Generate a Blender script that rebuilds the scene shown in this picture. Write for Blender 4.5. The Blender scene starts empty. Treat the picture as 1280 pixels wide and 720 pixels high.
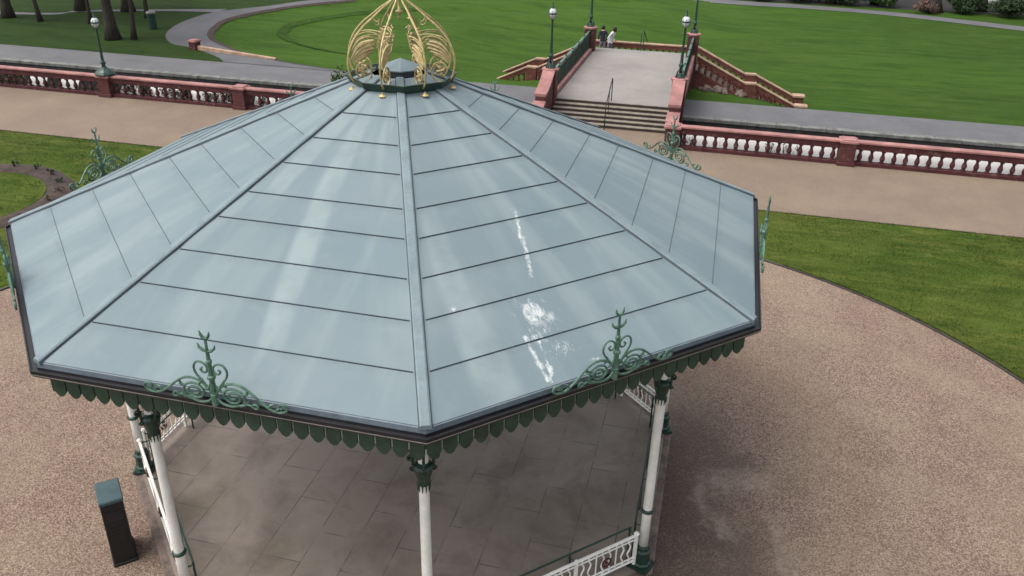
import bpy, bmesh, math, random
from math import sin, cos, pi, radians as R, sqrt, atan2
from mathutils import Vector, Matrix, noise as mn

random.seed(7)
scene = bpy.context.scene
COL = scene.collection

# ------------------------------------------------------------------ materials
class NT:
    def __init__(s, name):
        s.m = bpy.data.materials.new(name); s.m.use_nodes = True
        s.t = s.m.node_tree; s.t.nodes.clear()
        s.out = s.t.nodes.new('ShaderNodeOutputMaterial')
        s.b = s.t.nodes.new('ShaderNodeBsdfPrincipled')
        s.l(s.b.outputs[0], s.out.inputs['Surface'])
    def n(s, typ, **kw):
        o = s.t.nodes.new(typ)
        for k, v in kw.items(): setattr(o, k, v)
        return o
    def l(s, a, b): s.t.links.new(a, b)
    def put(s, sock, v):
        if isinstance(v, bpy.types.NodeSocket): s.l(v, sock)
        else:
            if sock.type == 'RGBA' and len(v) == 3: v = (*v, 1)
            sock.default_value = v
    def pos(s): return s.n('ShaderNodeNewGeometry').outputs['Position']
    def objc(s): return s.n('ShaderNodeTexCoord').outputs['Object']
    def mapv(s, v, scale=(1,1,1), loc=(0,0,0), rot=(0,0,0)):
        o = s.n('ShaderNodeMapping'); s.l(v, o.inputs['Vector'])
        o.inputs['Scale'].default_value = scale; o.inputs['Location'].default_value = loc
        o.inputs['Rotation'].default_value = rot
        return o.outputs[0]
    def noise(s, v, scale, detail=4, rough=.55, dist=0):
        o = s.n('ShaderNodeTexNoise'); s.l(v, o.inputs['Vector'])
        o.inputs['Scale'].default_value = scale; o.inputs['Detail'].default_value = detail
        o.inputs['Roughness'].default_value = rough; o.inputs['Distortion'].default_value = dist
        return o.outputs['Fac']
    def voro(s, v, scale, out='Distance', feature='F1'):
        o = s.n('ShaderNodeTexVoronoi', feature=feature); s.l(v, o.inputs['Vector'])
        o.inputs['Scale'].default_value = scale
        return o.outputs[out]
    def ramp(s, f, a, b, ca=(0,0,0), cb=(1,1,1)):
        o = s.n('ShaderNodeValToRGB'); s.l(f, o.inputs[0])
        e = o.color_ramp.elements
        e[0].position = a; e[1].position = b; e[0].color = (*ca, 1); e[1].color = (*cb, 1)
        return o.outputs[0]
    def mix(s, f, a, b, mode='MIX'):
        o = s.n('ShaderNodeMix', data_type='RGBA', blend_type=mode)
        s.put(o.inputs[0], f); s.put(o.inputs[6], a); s.put(o.inputs[7], b)
        return o.outputs[2]
    def math(s, op, a, b=None, clamp=False):
        o = s.n('ShaderNodeMath', operation=op); o.use_clamp = clamp
        s.put(o.inputs[0], a)
        if b is not None: s.put(o.inputs[1], b)
        return o.outputs[0]
    def xyz(s, v):
        o = s.n('ShaderNodeSeparateXYZ'); s.l(v, o.inputs[0]); return o.outputs
    def bump(s, h, strength=.3, dist=.02):
        o = s.n('ShaderNodeBump'); s.l(h, o.inputs['Height'])
        o.inputs['Strength'].default_value = strength; o.inputs['Distance'].default_value = dist
        s.l(o.outputs[0], s.b.inputs['Normal'])
    def fin(s, col=None, rough=None, spec=None, metal=None):
        if col is not None: s.put(s.b.inputs['Base Color'], col)
        if rough is not None: s.put(s.b.inputs['Roughness'], rough)
        if spec is not None: s.put(s.b.inputs['Specular IOR Level'], spec)
        if metal is not None: s.put(s.b.inputs['Metallic'], metal)
        return s.m

def paint(name, c, rough=.5, var=.25, scale=6, metal=0, dirt=None, spec=.5):
    m = NT(name); p = m.pos()
    n1 = m.noise(p, scale, 5, .6); n2 = m.noise(p, scale*7, 3, .6)
    f = m.math('ADD', m.math('MULTIPLY', n1, .65), m.math('MULTIPLY', n2, .35))
    d = dirt or tuple(x*(1-var*1.6) for x in c)
    col = m.mix(m.ramp(f, .35, .68), d, tuple(min(1, x*(1+var*.5)) for x in c))
    m.bump(n2, .15, .004)
    return m.fin(col, rough, spec, metal)

def mat_roof(stain=False, front=False):
    m = NT('roof_zinc_paint'); p = m.pos(); o = m.objc()
    big = m.noise(p, .55, 4, .55)
    st = m.noise(m.mapv(o, (2.3, .28, .28)), 1.0, 4, .6, .4)
    fine = m.noise(p, 26, 4, .65)
    mid = m.noise(p, 3.2, 5, .6)
    c = m.mix(m.ramp(big, .3, .72), (.142,.187,.205), (.168,.211,.224))
    ox, oy, oz = m.xyz(o)
    ang = m.math('DIVIDE', ox, m.math('MULTIPLY', oy, -1))
    cb = m.n('ShaderNodeCombineXYZ'); m.l(m.math('MULTIPLY', ang, 5.5), cb.inputs[0]); m.l(m.math('MULTIPLY', oy, .22), cb.inputs[1])
    px_, py_, pz_ = m.xyz(p); m.l(m.math('MULTIPLY', m.math('ADD', px_, m.math('MULTIPLY', py_, 1.7)), .16), cb.inputs[2])
    st2 = m.noise(cb.outputs[0], 1.0, 3, .5, .2)
    c = m.mix(m.math('MULTIPLY', m.ramp(st2, .5, .64), .5), c, (.225,.275,.27))
    c = m.mix(m.math('MULTIPLY', m.ramp(st, .52, .72), .28), c, (.245,.295,.29))
    blot = m.noise(m.mapv(p, (1,1,1), (7,3,1)), 1.4, 5, .6)
    c = m.mix(m.math('MULTIPLY', m.ramp(blot, .5, .7), .2), c, (.125,.165,.185))
    nn = m.math('MULTIPLY', oy, -1); dj = None
    for sv in (1.11,1.60,2.07,2.59,3.01,3.53,4.03,4.59):
        q_ = m.math('ABSOLUTE', m.math('SUBTRACT', nn, sv+.03)); dj = q_ if dj is None else m.math('MINIMUM', dj, q_)
    dirt = m.math('MULTIPLY', m.math('SUBTRACT', 1, m.math('DIVIDE', dj, .07), True), m.ramp(mid, .42, .65))
    c = m.mix(m.math('MULTIPLY', dirt, .35), c, (.10,.125,.13))
    c = m.mix(m.math('MULTIPLY', m.ramp(mid, .58, .75), .2), c, (.23,.275,.275))
    c = m.mix(m.math('MULTIPLY', m.ramp(fine, .62, .78), .3), c, (.13,.17,.185))
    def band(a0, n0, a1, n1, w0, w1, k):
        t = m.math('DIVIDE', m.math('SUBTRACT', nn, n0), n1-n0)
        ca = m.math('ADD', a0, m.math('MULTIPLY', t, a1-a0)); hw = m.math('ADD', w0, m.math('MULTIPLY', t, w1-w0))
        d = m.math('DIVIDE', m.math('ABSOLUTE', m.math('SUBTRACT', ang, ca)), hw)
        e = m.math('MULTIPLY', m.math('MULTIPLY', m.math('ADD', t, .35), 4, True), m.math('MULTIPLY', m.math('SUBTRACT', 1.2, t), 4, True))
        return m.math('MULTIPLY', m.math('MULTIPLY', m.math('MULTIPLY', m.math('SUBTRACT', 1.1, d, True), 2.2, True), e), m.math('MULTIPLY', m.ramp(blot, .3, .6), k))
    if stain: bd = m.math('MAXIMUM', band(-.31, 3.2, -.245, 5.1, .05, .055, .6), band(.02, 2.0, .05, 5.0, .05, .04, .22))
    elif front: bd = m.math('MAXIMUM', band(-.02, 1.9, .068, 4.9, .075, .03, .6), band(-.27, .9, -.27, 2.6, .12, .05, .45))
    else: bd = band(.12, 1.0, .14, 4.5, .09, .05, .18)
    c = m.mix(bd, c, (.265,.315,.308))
    rr = m.math('ADD', m.math('MULTIPLY', mid, .2), .40)
    if stain:
        x, y, z = m.xyz(o)            # x along the eave, y = -radial distance
        w = m.noise(m.mapv(o, (3, 3, 3)), 1.6, 5, .65)
        wig = m.math('MULTIPLY', m.math('SUBTRACT', w, .5), .9)
        n = m.math('MULTIPLY', y, -1)
        masks = []
        def line(x0, n0, x1, n1, wid, thr):
            # streak from (x0,n0) to (x1,n1)
            t = m.math('DIVIDE', m.math('SUBTRACT', n, n0), n1-n0)
            cx = m.math('ADD', m.math('MULTIPLY', t, x1-x0), x0)
            d = m.math('ABSOLUTE', m.math('ADD', m.math('SUBTRACT', x, cx), m.math('MULTIPLY', wig, .22)))
            g = m.math('SUBTRACT', 1, m.math('DIVIDE', d, wid), True)
            ins = m.math('MULTIPLY', m.math('GREATER_THAN', t, 0), m.math('LESS_THAN', t, 1))
            k = m.noise(p, 9, 4, .7)
            k2 = m.noise(m.mapv(o, (9, 5, 1)), 1.6, 5, .7)
            return m.math('MULTIPLY', m.math('MULTIPLY', m.ramp(m.math('MULTIPLY', g, k), thr, thr+.22), m.ramp(k2, .4, .6)), ins)
        def blob(x0, n0, rx, rn, thr, sc=5):
            dx = m.math('DIVIDE', m.math('ADD', m.math('SUBTRACT', x, x0), m.math('MULTIPLY', wig, .3)), rx)
            dn = m.math('DIVIDE', m.math('SUBTRACT', n, n0), rn)
            d = m.math('SQRT', m.math('ADD', m.math('POWER', m.math('ABSOLUTE', dx), 2), m.math('POWER', m.math('ABSOLUTE', dn), 2)))
            g = m.math('SUBTRACT', 1.0, d)
            k = m.noise(m.mapv(o, (1.6, .8, 1), (3, 1, 0)), sc*1.3, 6, .78, .8)
            return m.ramp(m.math('ADD', m.math('MULTIPLY', g, .5), m.math('MULTIPLY', m.math('SUBTRACT', k, .5), 2.4)), thr-.02, thr+.42)
        ms = [line(.18, 2.85, -.17, 3.85, .045, .12), blob(-.40, 4.3, .22, .26, .2), blob(-.52, 4.55, .2, .14, .3, 9),
              line(-.66, 4.5, -.70, 5.06, .07, .22), line(-.52, 4.6, -.66, 5.08, .05, .3), blob(-1.22, 3.98, .06, .08, .28, 12),
              blob(-.1, 4.98, .12, .05, .3, 14), blob(-.35, 4.75, .3, .2, .42, 16)]
        acc = ms[0]
        for q in ms[1:]: acc = m.math('MAXIMUM', acc, q)
        c = m.mix(m.math('MULTIPLY', acc, .8), c, (.58,.60,.585))
    m.bump(m.math('ADD', m.math('MULTIPLY', mid, 1), m.math('MULTIPLY', big, 2)), .12, .03)
    return m.fin(c, rr, .1)

def mat_grass(name, a, b, tint, s=1.0):
    m = NT(name); p = m.pos()
    big = m.noise(p, .22*s, 5, .6); mid = m.noise(p, 1.7*s, 5, .7); fine = m.noise(p, 22*s, 4, .75)
    blade = m.noise(m.mapv(p, (60, 25, 30)), 1, 3, .7)
    c = m.mix(m.ramp(mid, .3, .7), a, b)
    c = m.mix(m.math('MULTIPLY', m.ramp(big, .42, .66), .6), c, tint)
    if s < 1:
        wx = m.math('MULTIPLY', m.math('SUBTRACT', 16, m.xyz(p)[0]), 1/20, True)
        c = m.mix(m.math('MULTIPLY', wx, .55), c, tuple(x*1.45 for x in b))
    ys_ = m.noise(m.mapv(p, (.5, 1.8, 1), (1,5,0)), 2.6*s, 4, .65); ds_ = m.noise(m.mapv(p, (.5, 1.9, 1), (6,2,0)), 3.6*s, 4, .65)
    c = m.mix(m.math('MULTIPLY', m.ramp(ys_, .5, .66), .5), c, tuple(x*1.5 for x in tint))
    c = m.mix(m.math('MULTIPLY', m.ramp(ds_, .52, .66), .5), c, tuple(x*.6 for x in a))
    vb = m.noise(m.mapv(p, (.6, 1.6, 1)), .075, 3, .5); stk = m.noise(m.mapv(p, (.35, 1.6, 1), (3,9,0)), 1.1*s, 5, .65)
    c = m.mix(m.math('MULTIPLY', m.ramp(vb, .4, .62), .5), c, tuple(x*1.35 for x in b))
    c = m.mix(m.math('MULTIPLY', m.ramp(stk, .46, .66), .6), c, tuple(x*.72 for x in a))
    c = m.mix(m.ramp(fine, .28, .72), m.mix(.5, c, (.012,.025,.006)), c)
    c = m.mix(m.math('MULTIPLY', m.ramp(blade, .5, .75), .35), c, m.mix(.5, c, (.13,.17,.05)))
    m.bump(m.math('ADD', fine, blade), .8, .05)
    return m.fin(c, .9, .06)

def mat_gravel(name, a, b, dark, wet=False, pale=False):
    m = NT(name); p = m.pos()
    v = m.n('ShaderNodeTexVoronoi'); m.l(p, v.inputs['Vector']); v.inputs['Scale'].default_value = 50
    stone = m.xyz(v.outputs['Color'])[0]
    big = m.noise(p, .35, 5, .6); mid = m.noise(p, 2.2, 5, .65); fine = m.noise(p, 90, 3, .7); f2 = m.noise(p, 11, 5, .75)
    c = m.mix(m.ramp(stone, .1, .95), a, b)
    c = m.mix(m.math('MULTIPLY', m.ramp(mid, .35, .72), .45), c, m.mix(.5, c, dark))
    c = m.mix(m.math('MULTIPLY', m.ramp(big, .42, .68), .5), c, m.mix(.6, c, dark))
    c = m.mix(m.math('MULTIPLY', m.ramp(f2, .3, .7), .38), m.mix(.45, c, dark), c)
    spk = m.noise(p, 70, 2, .6)
    c = m.mix(m.math('MULTIPLY', m.ramp(spk, .6, .72), .45), c, (.62,.50,.39))
    c = m.mix(m.math('MULTIPLY', m.ramp(v.outputs['Distance'], .25, .7), .55), c, dark)
    tr_ = m.noise(m.mapv(p, (4.5, .35, 1), (0,0,0), (0,0,-.55)), 1.0, 4, .6)
    c = m.mix(m.math('MULTIPLY', m.ramp(tr_, .55, .7), .22), c, m.mix(.6, c, dark))
    hue = m.noise(p, .5, 3, .5)
    c = m.mix(m.math('MULTIPLY', m.ramp(hue, .45, .65), .35), c, m.mix(.5, c, (.30,.25,.16)))
    r = .85
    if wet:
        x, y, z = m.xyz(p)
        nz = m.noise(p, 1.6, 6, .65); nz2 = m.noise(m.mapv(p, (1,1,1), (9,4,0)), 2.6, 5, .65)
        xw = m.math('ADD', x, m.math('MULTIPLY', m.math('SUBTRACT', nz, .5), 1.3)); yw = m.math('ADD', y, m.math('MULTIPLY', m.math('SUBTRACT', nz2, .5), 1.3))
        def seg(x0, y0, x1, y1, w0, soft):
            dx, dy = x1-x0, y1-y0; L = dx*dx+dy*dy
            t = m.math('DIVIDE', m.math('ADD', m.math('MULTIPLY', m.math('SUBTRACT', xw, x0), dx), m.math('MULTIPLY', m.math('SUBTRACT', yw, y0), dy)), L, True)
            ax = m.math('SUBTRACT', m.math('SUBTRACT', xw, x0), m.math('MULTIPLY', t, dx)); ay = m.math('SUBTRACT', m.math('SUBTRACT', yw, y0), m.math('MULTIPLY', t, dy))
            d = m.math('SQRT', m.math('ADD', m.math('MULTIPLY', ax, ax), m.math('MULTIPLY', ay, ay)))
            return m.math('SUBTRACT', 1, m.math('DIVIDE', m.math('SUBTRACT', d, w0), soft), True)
        damp_shade_m = m.math('MAXIMUM', seg(4.55, 1.9, 4.7, -3.5, .35, .9), m.math('MAXIMUM', m.math('MULTIPLY', seg(5.0, 1.65, 5.55, 1.25, .16, .35), .9), seg(5.3, -.9, 6.2, -3.2, .3, 1.0)))  # dark patch by the plinth: damp gravel with soft roof shade painted in
        damp_shade_m = m.math('MULTIPLY', damp_shade_m, m.ramp(m.math('ADD', m.math('MULTIPLY', nz, .6), m.math('MULTIPLY', fine, .4)), .28, .5))
        c = m.mix(m.math('MULTIPLY', damp_shade_m, .9), c, m.mix(.72, c, (.045,.026,.018)))
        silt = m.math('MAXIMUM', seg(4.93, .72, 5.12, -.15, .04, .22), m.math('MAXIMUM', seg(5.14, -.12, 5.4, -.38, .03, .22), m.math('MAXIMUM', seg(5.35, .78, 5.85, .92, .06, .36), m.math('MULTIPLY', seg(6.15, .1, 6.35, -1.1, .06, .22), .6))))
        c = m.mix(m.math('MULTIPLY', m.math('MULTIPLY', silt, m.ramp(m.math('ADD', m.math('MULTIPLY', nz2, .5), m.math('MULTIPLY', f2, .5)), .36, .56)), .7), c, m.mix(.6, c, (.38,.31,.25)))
        r = m.math('SUBTRACT', .85, m.math('MULTIPLY', damp_shade_m, .25))
    m.bump(m.math('SUBTRACT', 1, v.outputs['Distance']), .6, .015)
    return m.fin(c, r, .3)

def mat_terracotta(name, c, brick=True, k=1):
    m = NT(name); p = m.pos()
    n1 = m.noise(p, 2.5, 5, .65); n2 = m.noise(p, 30, 4, .7)
    col = m.mix(m.ramp(n1, .3, .72), tuple(x*.62 for x in c), tuple(x*1.12 for x in c))
    col = m.mix(m.math('MULTIPLY', m.ramp(n2, .55, .75), .4), col, tuple(x*.4 for x in c))
    soot = m.noise(p, 1.1, 4, .7)
    col = m.mix(m.math('MULTIPLY', m.ramp(soot, .46, .66), .6), col, tuple(x*.45 for x in c))
    lic = m.noise(m.mapv(p, (1,1,1), (4,4,4)), 5, 5, .7)
    col = m.mix(m.math('MULTIPLY', m.ramp(lic, .56, .7), .4), col, (.22,.17,.13))
    if brick:
        z = m.xyz(p)[2]
        fr = m.math('FRACT', m.math('MULTIPLY', z, 1/.11))
        j = m.math('LESS_THAN', fr, .13)
        col = m.mix(m.math('MULTIPLY', j, .55), col, (.10,.06,.055))
    m.bump(n2, .3, .006)
    return m.fin(col, .75, .3)

def mat_slabs():
    m = NT('stone_slabs'); p = m.pos()
    v = m.mapv(p, (1, 1, 1), (.28, .06, 0), (0, 0, pi/2))
    b = m.n('ShaderNodeTexBrick'); m.l(v, b.inputs['Vector'])
    b.inputs['Scale'].default_value = 1; b.inputs['Mortar Size'].default_value = .007
    b.inputs['Mortar Smooth'].default_value = .25; b.inputs['Brick Width'].default_value = 1.3
    b.inputs['Row Height'].default_value = .63; b.offset = .5
    b.inputs['Color1'].default_value = (.30,.245,.20,1); b.inputs['Color2'].default_value = (.34,.283,.237,1)
    b.inputs['Mortar'].default_value = (.075,.058,.048,1)
    n1 = m.noise(p, .9, 6, .65, .5); n2 = m.noise(p, 4, 6, .7); n3 = m.noise(p, 45, 3, .7)
    jv = m.noise(p, 1.4, 3, .6)
    c = m.mix(m.math('MULTIPLY', m.ramp(jv, .45, .57), .9), b.outputs['Color'], (.32,.263,.217))
    c = m.mix(m.math('MULTIPLY', m.ramp(n1, .44, .64), .55), c, (.125,.088,.068))
    c = m.mix(m.math('MULTIPLY', m.ramp(n2, .52, .72), .4), c, (.36,.30,.25))
    g = m.noise(m.mapv(p, (1,1,1), (5,2,0)), .7, 5, .6)
    c = m.mix(m.math('MULTIPLY', m.ramp(g, .5, .7), .3), c, (.19,.168,.10))
    c = m.mix(m.math('MULTIPLY', m.ramp(n3, .35, .7), .35), m.mix(.4, c, (.03,.025,.02)), c)
    m.bump(m.math('SUBTRACT', m.math('MULTIPLY', n2, .6), b.outputs['Fac']), .4, .01)
    return m.fin(c, m.math('ADD', m.math('MULTIPLY', n1, .4), .38), .35)

def mat_asphalt(name, c, rough=.75):
    m = NT(name); p = m.pos()
    n1 = m.noise(p, .5, 5, .65); n2 = m.noise(p, 5, 5, .7); n3 = m.noise(p, 60, 3, .8)
    col = m.mix(m.ramp(n1, .3, .7), tuple(x*.8 for x in c), tuple(x*1.15 for x in c))
    col = m.mix(m.math('MULTIPLY', m.ramp(n2, .5, .7), .3), col, tuple(x*.6 for x in c))
    col = m.mix(m.math('MULTIPLY', m.ramp(n3, .4, .7), .3), m.mix(.5, col, (.02,.02,.02)), col)
    m.bump(n3, .4, .01)
    return m.fin(col, rough, .35)

def mat_water():
    m = NT('canal_water_surface'); p = m.pos()
    n = m.noise(m.mapv(p, (1, 2.2, 1)), 1.8, 4, .6)
    m.bump(n, .06, .05)
    return m.fin((.012,.014,.011), .06, .5)

def mat_leaf(name, a, b):
    m = NT(name); p = m.pos()
    n = m.noise(p, 3.5, 3, .6); n2 = m.noise(p, 25, 2, .6)
    c = m.mix(m.ramp(n, .35, .65), a, b)
    c = m.mix(m.math('MULTIPLY', n2, .5), c, tuple(x*.5 for x in a))
    return m.fin(c, .6, .3)

def mat_bark(name, c):
    m = NT(name); p = m.pos()
    n = m.noise(m.mapv(p, (7, 7, 1.2)), 1.5, 5, .7); n2 = m.noise(p, 1.2, 3)
    col = m.mix(m.ramp(n, .3, .7), tuple(x*.45 for x in c), tuple(x*1.2 for x in c))
    col = m.mix(m.math('MULTIPLY', m.ramp(n2, .5, .7), .4), col, (.03,.045,.02))
    m.bump(n, .8, .05)
    return m.fin(col, .9, .2)

M = {}
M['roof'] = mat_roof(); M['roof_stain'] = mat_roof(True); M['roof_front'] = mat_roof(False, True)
M['seam'] = paint('dark_seam', (.058,.076,.09), .6, .2, 6, 0, None, .2)
M['hip'] = paint('hip_lead', (.185,.235,.25), .55, .15, 4, 0, None, .12)
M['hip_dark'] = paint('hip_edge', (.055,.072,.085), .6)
M['fascia'] = paint('fascia_lead', (.15,.185,.215), .5, .2, 6)
M['gutter'] = paint('black_gutter', (.010,.010,.013), .5, .3, 8)
M['lip'] = paint('gutter_lip', (.20,.185,.17), .4)
M['valance'] = paint('green_boards', (.028,.062,.040), .55, .35, 5)
M['slit'] = paint('pale_batten', (.75,.77,.70), .6, .2)
M['dkgreen'] = paint('dark_green_iron', (.016,.048,.034), .4, .35, 9)
M['crest'] = paint('crest_green_iron', (.085,.165,.115), .4, .4, 12, 0, (.03,.075,.05))
M['white'] = paint('white_iron', (.82,.81,.77), .4, .08, 5, 0, (.66,.64,.58))
M['gold'] = paint('gilt_iron', (.50,.40,.185), .5, .3, 16, .1, (.25,.18,.07))
M['soffit'] = paint('soffit_boards', (.10,.12,.10), .7)
M['slabs'] = mat_slabs()
M['kerbstone'] = paint('kerb_stone', (.17,.125,.105), .8, .4, 5)
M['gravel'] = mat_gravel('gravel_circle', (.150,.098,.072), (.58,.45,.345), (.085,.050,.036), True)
M['prom'] = mat_gravel('gravel_promenade', (.21,.160,.118), (.30,.235,.176), (.13,.092,.066))
M['deck'] = mat_asphalt('bridge_deck_surface', (.40,.365,.33), .8)
M['step'] = paint('stone_steps', (.25,.215,.17), .8, .3, 4)
M['stepdark'] = paint('step_risers', (.055,.043,.033), .85, .3, 4)
M['lawn'] = mat_grass('lawn_near', (.040,.082,.011), (.094,.132,.021), (.140,.132,.036))
M['lawnfar'] = mat_grass('lawn_far', (.030,.076,.009), (.048,.100,.0135), (.064,.090,.018), .5)
M['lawnbank'] = mat_grass('lawn_bank_grass', (.024,.058,.008), (.034,.072,.011), (.040,.060,.014), .6)
M['lawnshade'] = mat_grass('lawn_tree_shade', (.015,.034,.008), (.026,.050,.012), (.026,.034,.014), .6)  # darker grass copy: tree shade is put into its colour
M['blades'] = mat_grass('grass_blades', (.046,.094,.013), (.106,.148,.024), (.155,.145,.042))
M['soil'] = paint('soil', (.055,.034,.026), .95, .5, 5)
M['bedsoil'] = paint('bed_soil', (.022,.018,.013), .95, .4, 2)
M['steel'] = paint('steel_edging', (.05,.045,.042), .7, .3, 6)
M['asphalt'] = mat_asphalt('asphalt_path', (.185,.182,.190))
M['asphalt2'] = mat_asphalt('asphalt_curved_path', (.150,.148,.156))
M['canalwall'] = paint('canal_wall_stone', (.035,.032,.030), .85, .5, 3)
M['copingstone'] = paint('canal_coping', (.18,.18,.165), .8, .4, 3)
M['water'] = mat_water()
M['terra'] = mat_terracotta('terracotta', (.080,.022,.024), False)
M['terrapier'] = mat_terracotta('terracotta_brick', (.098,.030,.029), True)
M['coping'] = mat_terracotta('terracotta_coping', (.37,.18,.165), False)
M['coping2'] = mat_terracotta('buff_coping', (.42,.28,.19), False)
M['terra2'] = mat_terracotta('terracotta_bridge', (.15,.050,.038), False)
M['board'] = paint('white_boarding', (.82,.81,.79), .55, .06, 2, 0, (.7,.69,.66))
M['glass'] = paint('opal_glass', (.55,.57,.57), .2, .08, 5)
M['black'] = paint('black_steel', (.0035,.004,.0045), .6, .2, 6)
M['binlid_sky'] = paint('bin_lid', (.045,.085,.090), .35, .25, 5)  # teal tint stands in for sky reflected on the dark lid
M['leafd'] = mat_leaf('leaf_dark', (.018,.038,.014), (.038,.070,.022))
M['leafm'] = mat_leaf('leaf_mid', (.035,.072,.018), (.065,.115,.030))
M['leafb'] = mat_leaf('leaf_dry', (.12,.09,.045), (.085,.10,.04))
M['leafp'] = mat_leaf('leaf_pink', (.17,.085,.08), (.09,.075,.05))
M['bark'] = mat_bark('bark', (.05,.042,.034))
M['wallwhite'] = paint('white_render', (.78,.78,.76), .7, .08, 2)
M['skin'] = paint('skin', (.45,.27,.19), .5, .1)
M['navy'] = paint('navy_cloth', (.018,.018,.035), .9, .2)
M['pale'] = paint('pale_cloth', (.62,.62,.64), .9, .15)
M['denim'] = paint('grey_cloth', (.16,.16,.19), .9, .2)
M['hair'] = paint('dark_hair', (.012,.009,.008), .6, .2)

# ------------------------------------------------------------------ mesh helper
class MB:
    def __init__(s): s.v = []; s.f = []; s.k = []; s.mats = []; s.cur = 0
    def mat(s, m):
        if m not in s.mats: s.mats.append(m)
        s.cur = s.mats.index(m); return s
    def face(s, idx): s.f.append(tuple(idx)); s.k.append(s.cur)
    def pts(s, P): i = len(s.v); s.v += [tuple(p) for p in P]; return list(range(i, i+len(P)))
    def hexa(s, P):               # 8 points: bottom ring 0-3 ccw, top ring 4-7
        a = s.pts(P)
        for q in ((3,2,1,0),(4,5,6,7),(0,1,5,4),(1,2,6,5),(2,3,7,6),(3,0,4,7)): s.face([a[i] for i in q])
    def box(s, x0, x1, y0, y1, z0, z1):
        s.hexa([(x0,y0,z0),(x1,y0,z0),(x1,y1,z0),(x0,y1,z0),(x0,y0,z1),(x1,y0,z1),(x1,y1,z1),(x0,y1,z1)])
    def slab(s, x0, x1, y0, y1, zb0, zt0, zb1, zt1):    # sloped along x
        s.hexa([(x0,y0,zb0),(x1,y0,zb1),(x1,y1,zb1),(x0,y1,zb0),(x0,y0,zt0),(x1,y0,zt1),(x1,y1,zt1),(x0,y1,zt0)])
    def obox(s, c, w, d, z0, z1, rot):
        P = []
        for z in (z0, z1):
            for sx, sy in ((-1,-1),(1,-1),(1,1),(-1,1)):
                x, y = sx*w/2, sy*d/2
                P.append((c[0]+x*cos(rot)-y*sin(rot), c[1]+x*sin(rot)+y*cos(rot), z))
        s.hexa(P)
    def prism(s, poly, z0, z1, top=True, bottom=True):
        n = len(poly)
        a = s.pts([(x,y,z0) for x,y in poly]); b = s.pts([(x,y,z1) for x,y in poly])
        for i in range(n):
            j = (i+1) % n; s.face((a[i],a[j],b[j],b[i]))
        if top: s.face(b)
        if bottom: s.face(a[::-1])
    def lathe(s, prof, c=(0,0,0), seg=12, cap=True, ph=0):
        rings = []
        for r, z in prof:
            rings.append(s.pts([(c[0]+r*cos(2*pi*i/seg+ph), c[1]+r*sin(2*pi*i/seg+ph), c[2]+z) for i in range(seg)]))
        for a, b in zip(rings, rings[1:]):
            for i in range(seg):
                j = (i+1) % seg; s.face((a[i],a[j],b[j],b[i]))
        if cap: s.face(rings[0][::-1]); s.face(rings[-1])
    def tube(s, P, r, seg=6, cap=True):
        P = [Vector(p) for p in P]; n = len(P)
        if not hasattr(r, '__len__'): r = [r]*n
        t0 = (P[1]-P[0]).normalized()
        up = Vector((0,0,1)) if abs(t0.z) < .9 else Vector((1,0,0))
        u = t0.cross(up).normalized(); rings = []
        for i in range(n):
            t = (P[min(i+1,n-1)]-P[max(i-1,0)])
            if t.length < 1e-9: t = t0
            t.normalize(); u = (u - t*u.dot(t))
            if u.length < 1e-6: u = t.orthogonal()
            u.normalize(); w = t.cross(u)
            rings.append(s.pts([P[i]+(u*cos(2*pi*k/seg)+w*sin(2*pi*k/seg))*r[i] for k in range(seg)]))
        for a, b in zip(rings, rings[1:]):
            for k in range(seg):
                j = (k+1) % seg; s.face((a[k],a[j],b[j],b[k]))
        if cap: s.face(rings[0][::-1]); s.face(rings[-1])
    def build(s, name, m=None, parent=None, off=(0,0,0), smooth=False, bevel=0, loc=None, rotz=0):
        if m is not None and not s.mats: s.mats = [m]
        me = bpy.data.meshes.new(name)
        me.from_pydata([(x+off[0],y+off[1],z+off[2]) for x,y,z in s.v], [], s.f)
        for q in s.mats: me.materials.append(q)
        if len(s.mats) > 1: me.polygons.foreach_set('material_index', s.k)
        if smooth: me.polygons.foreach_set('use_smooth', [True]*len(s.f))
        bm = bmesh.new(); bm.from_mesh(me); bmesh.ops.recalc_face_normals(bm, faces=bm.faces[:])
        if bevel: bmesh.ops.bevel(bm, geom=[e for e in bm.edges if len(e.link_faces) == 2 and e.calc_face_angle(0) > .5], offset=bevel, segments=1, affect='EDGES')
        bm.to_mesh(me); bm.free()
        o = bpy.data.objects.new(name, me); COL.objects.link(o)
        if parent is not None: o.parent = parent
        if loc: o.location = loc
        o.rotation_euler.z = rotz
        return o

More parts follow.
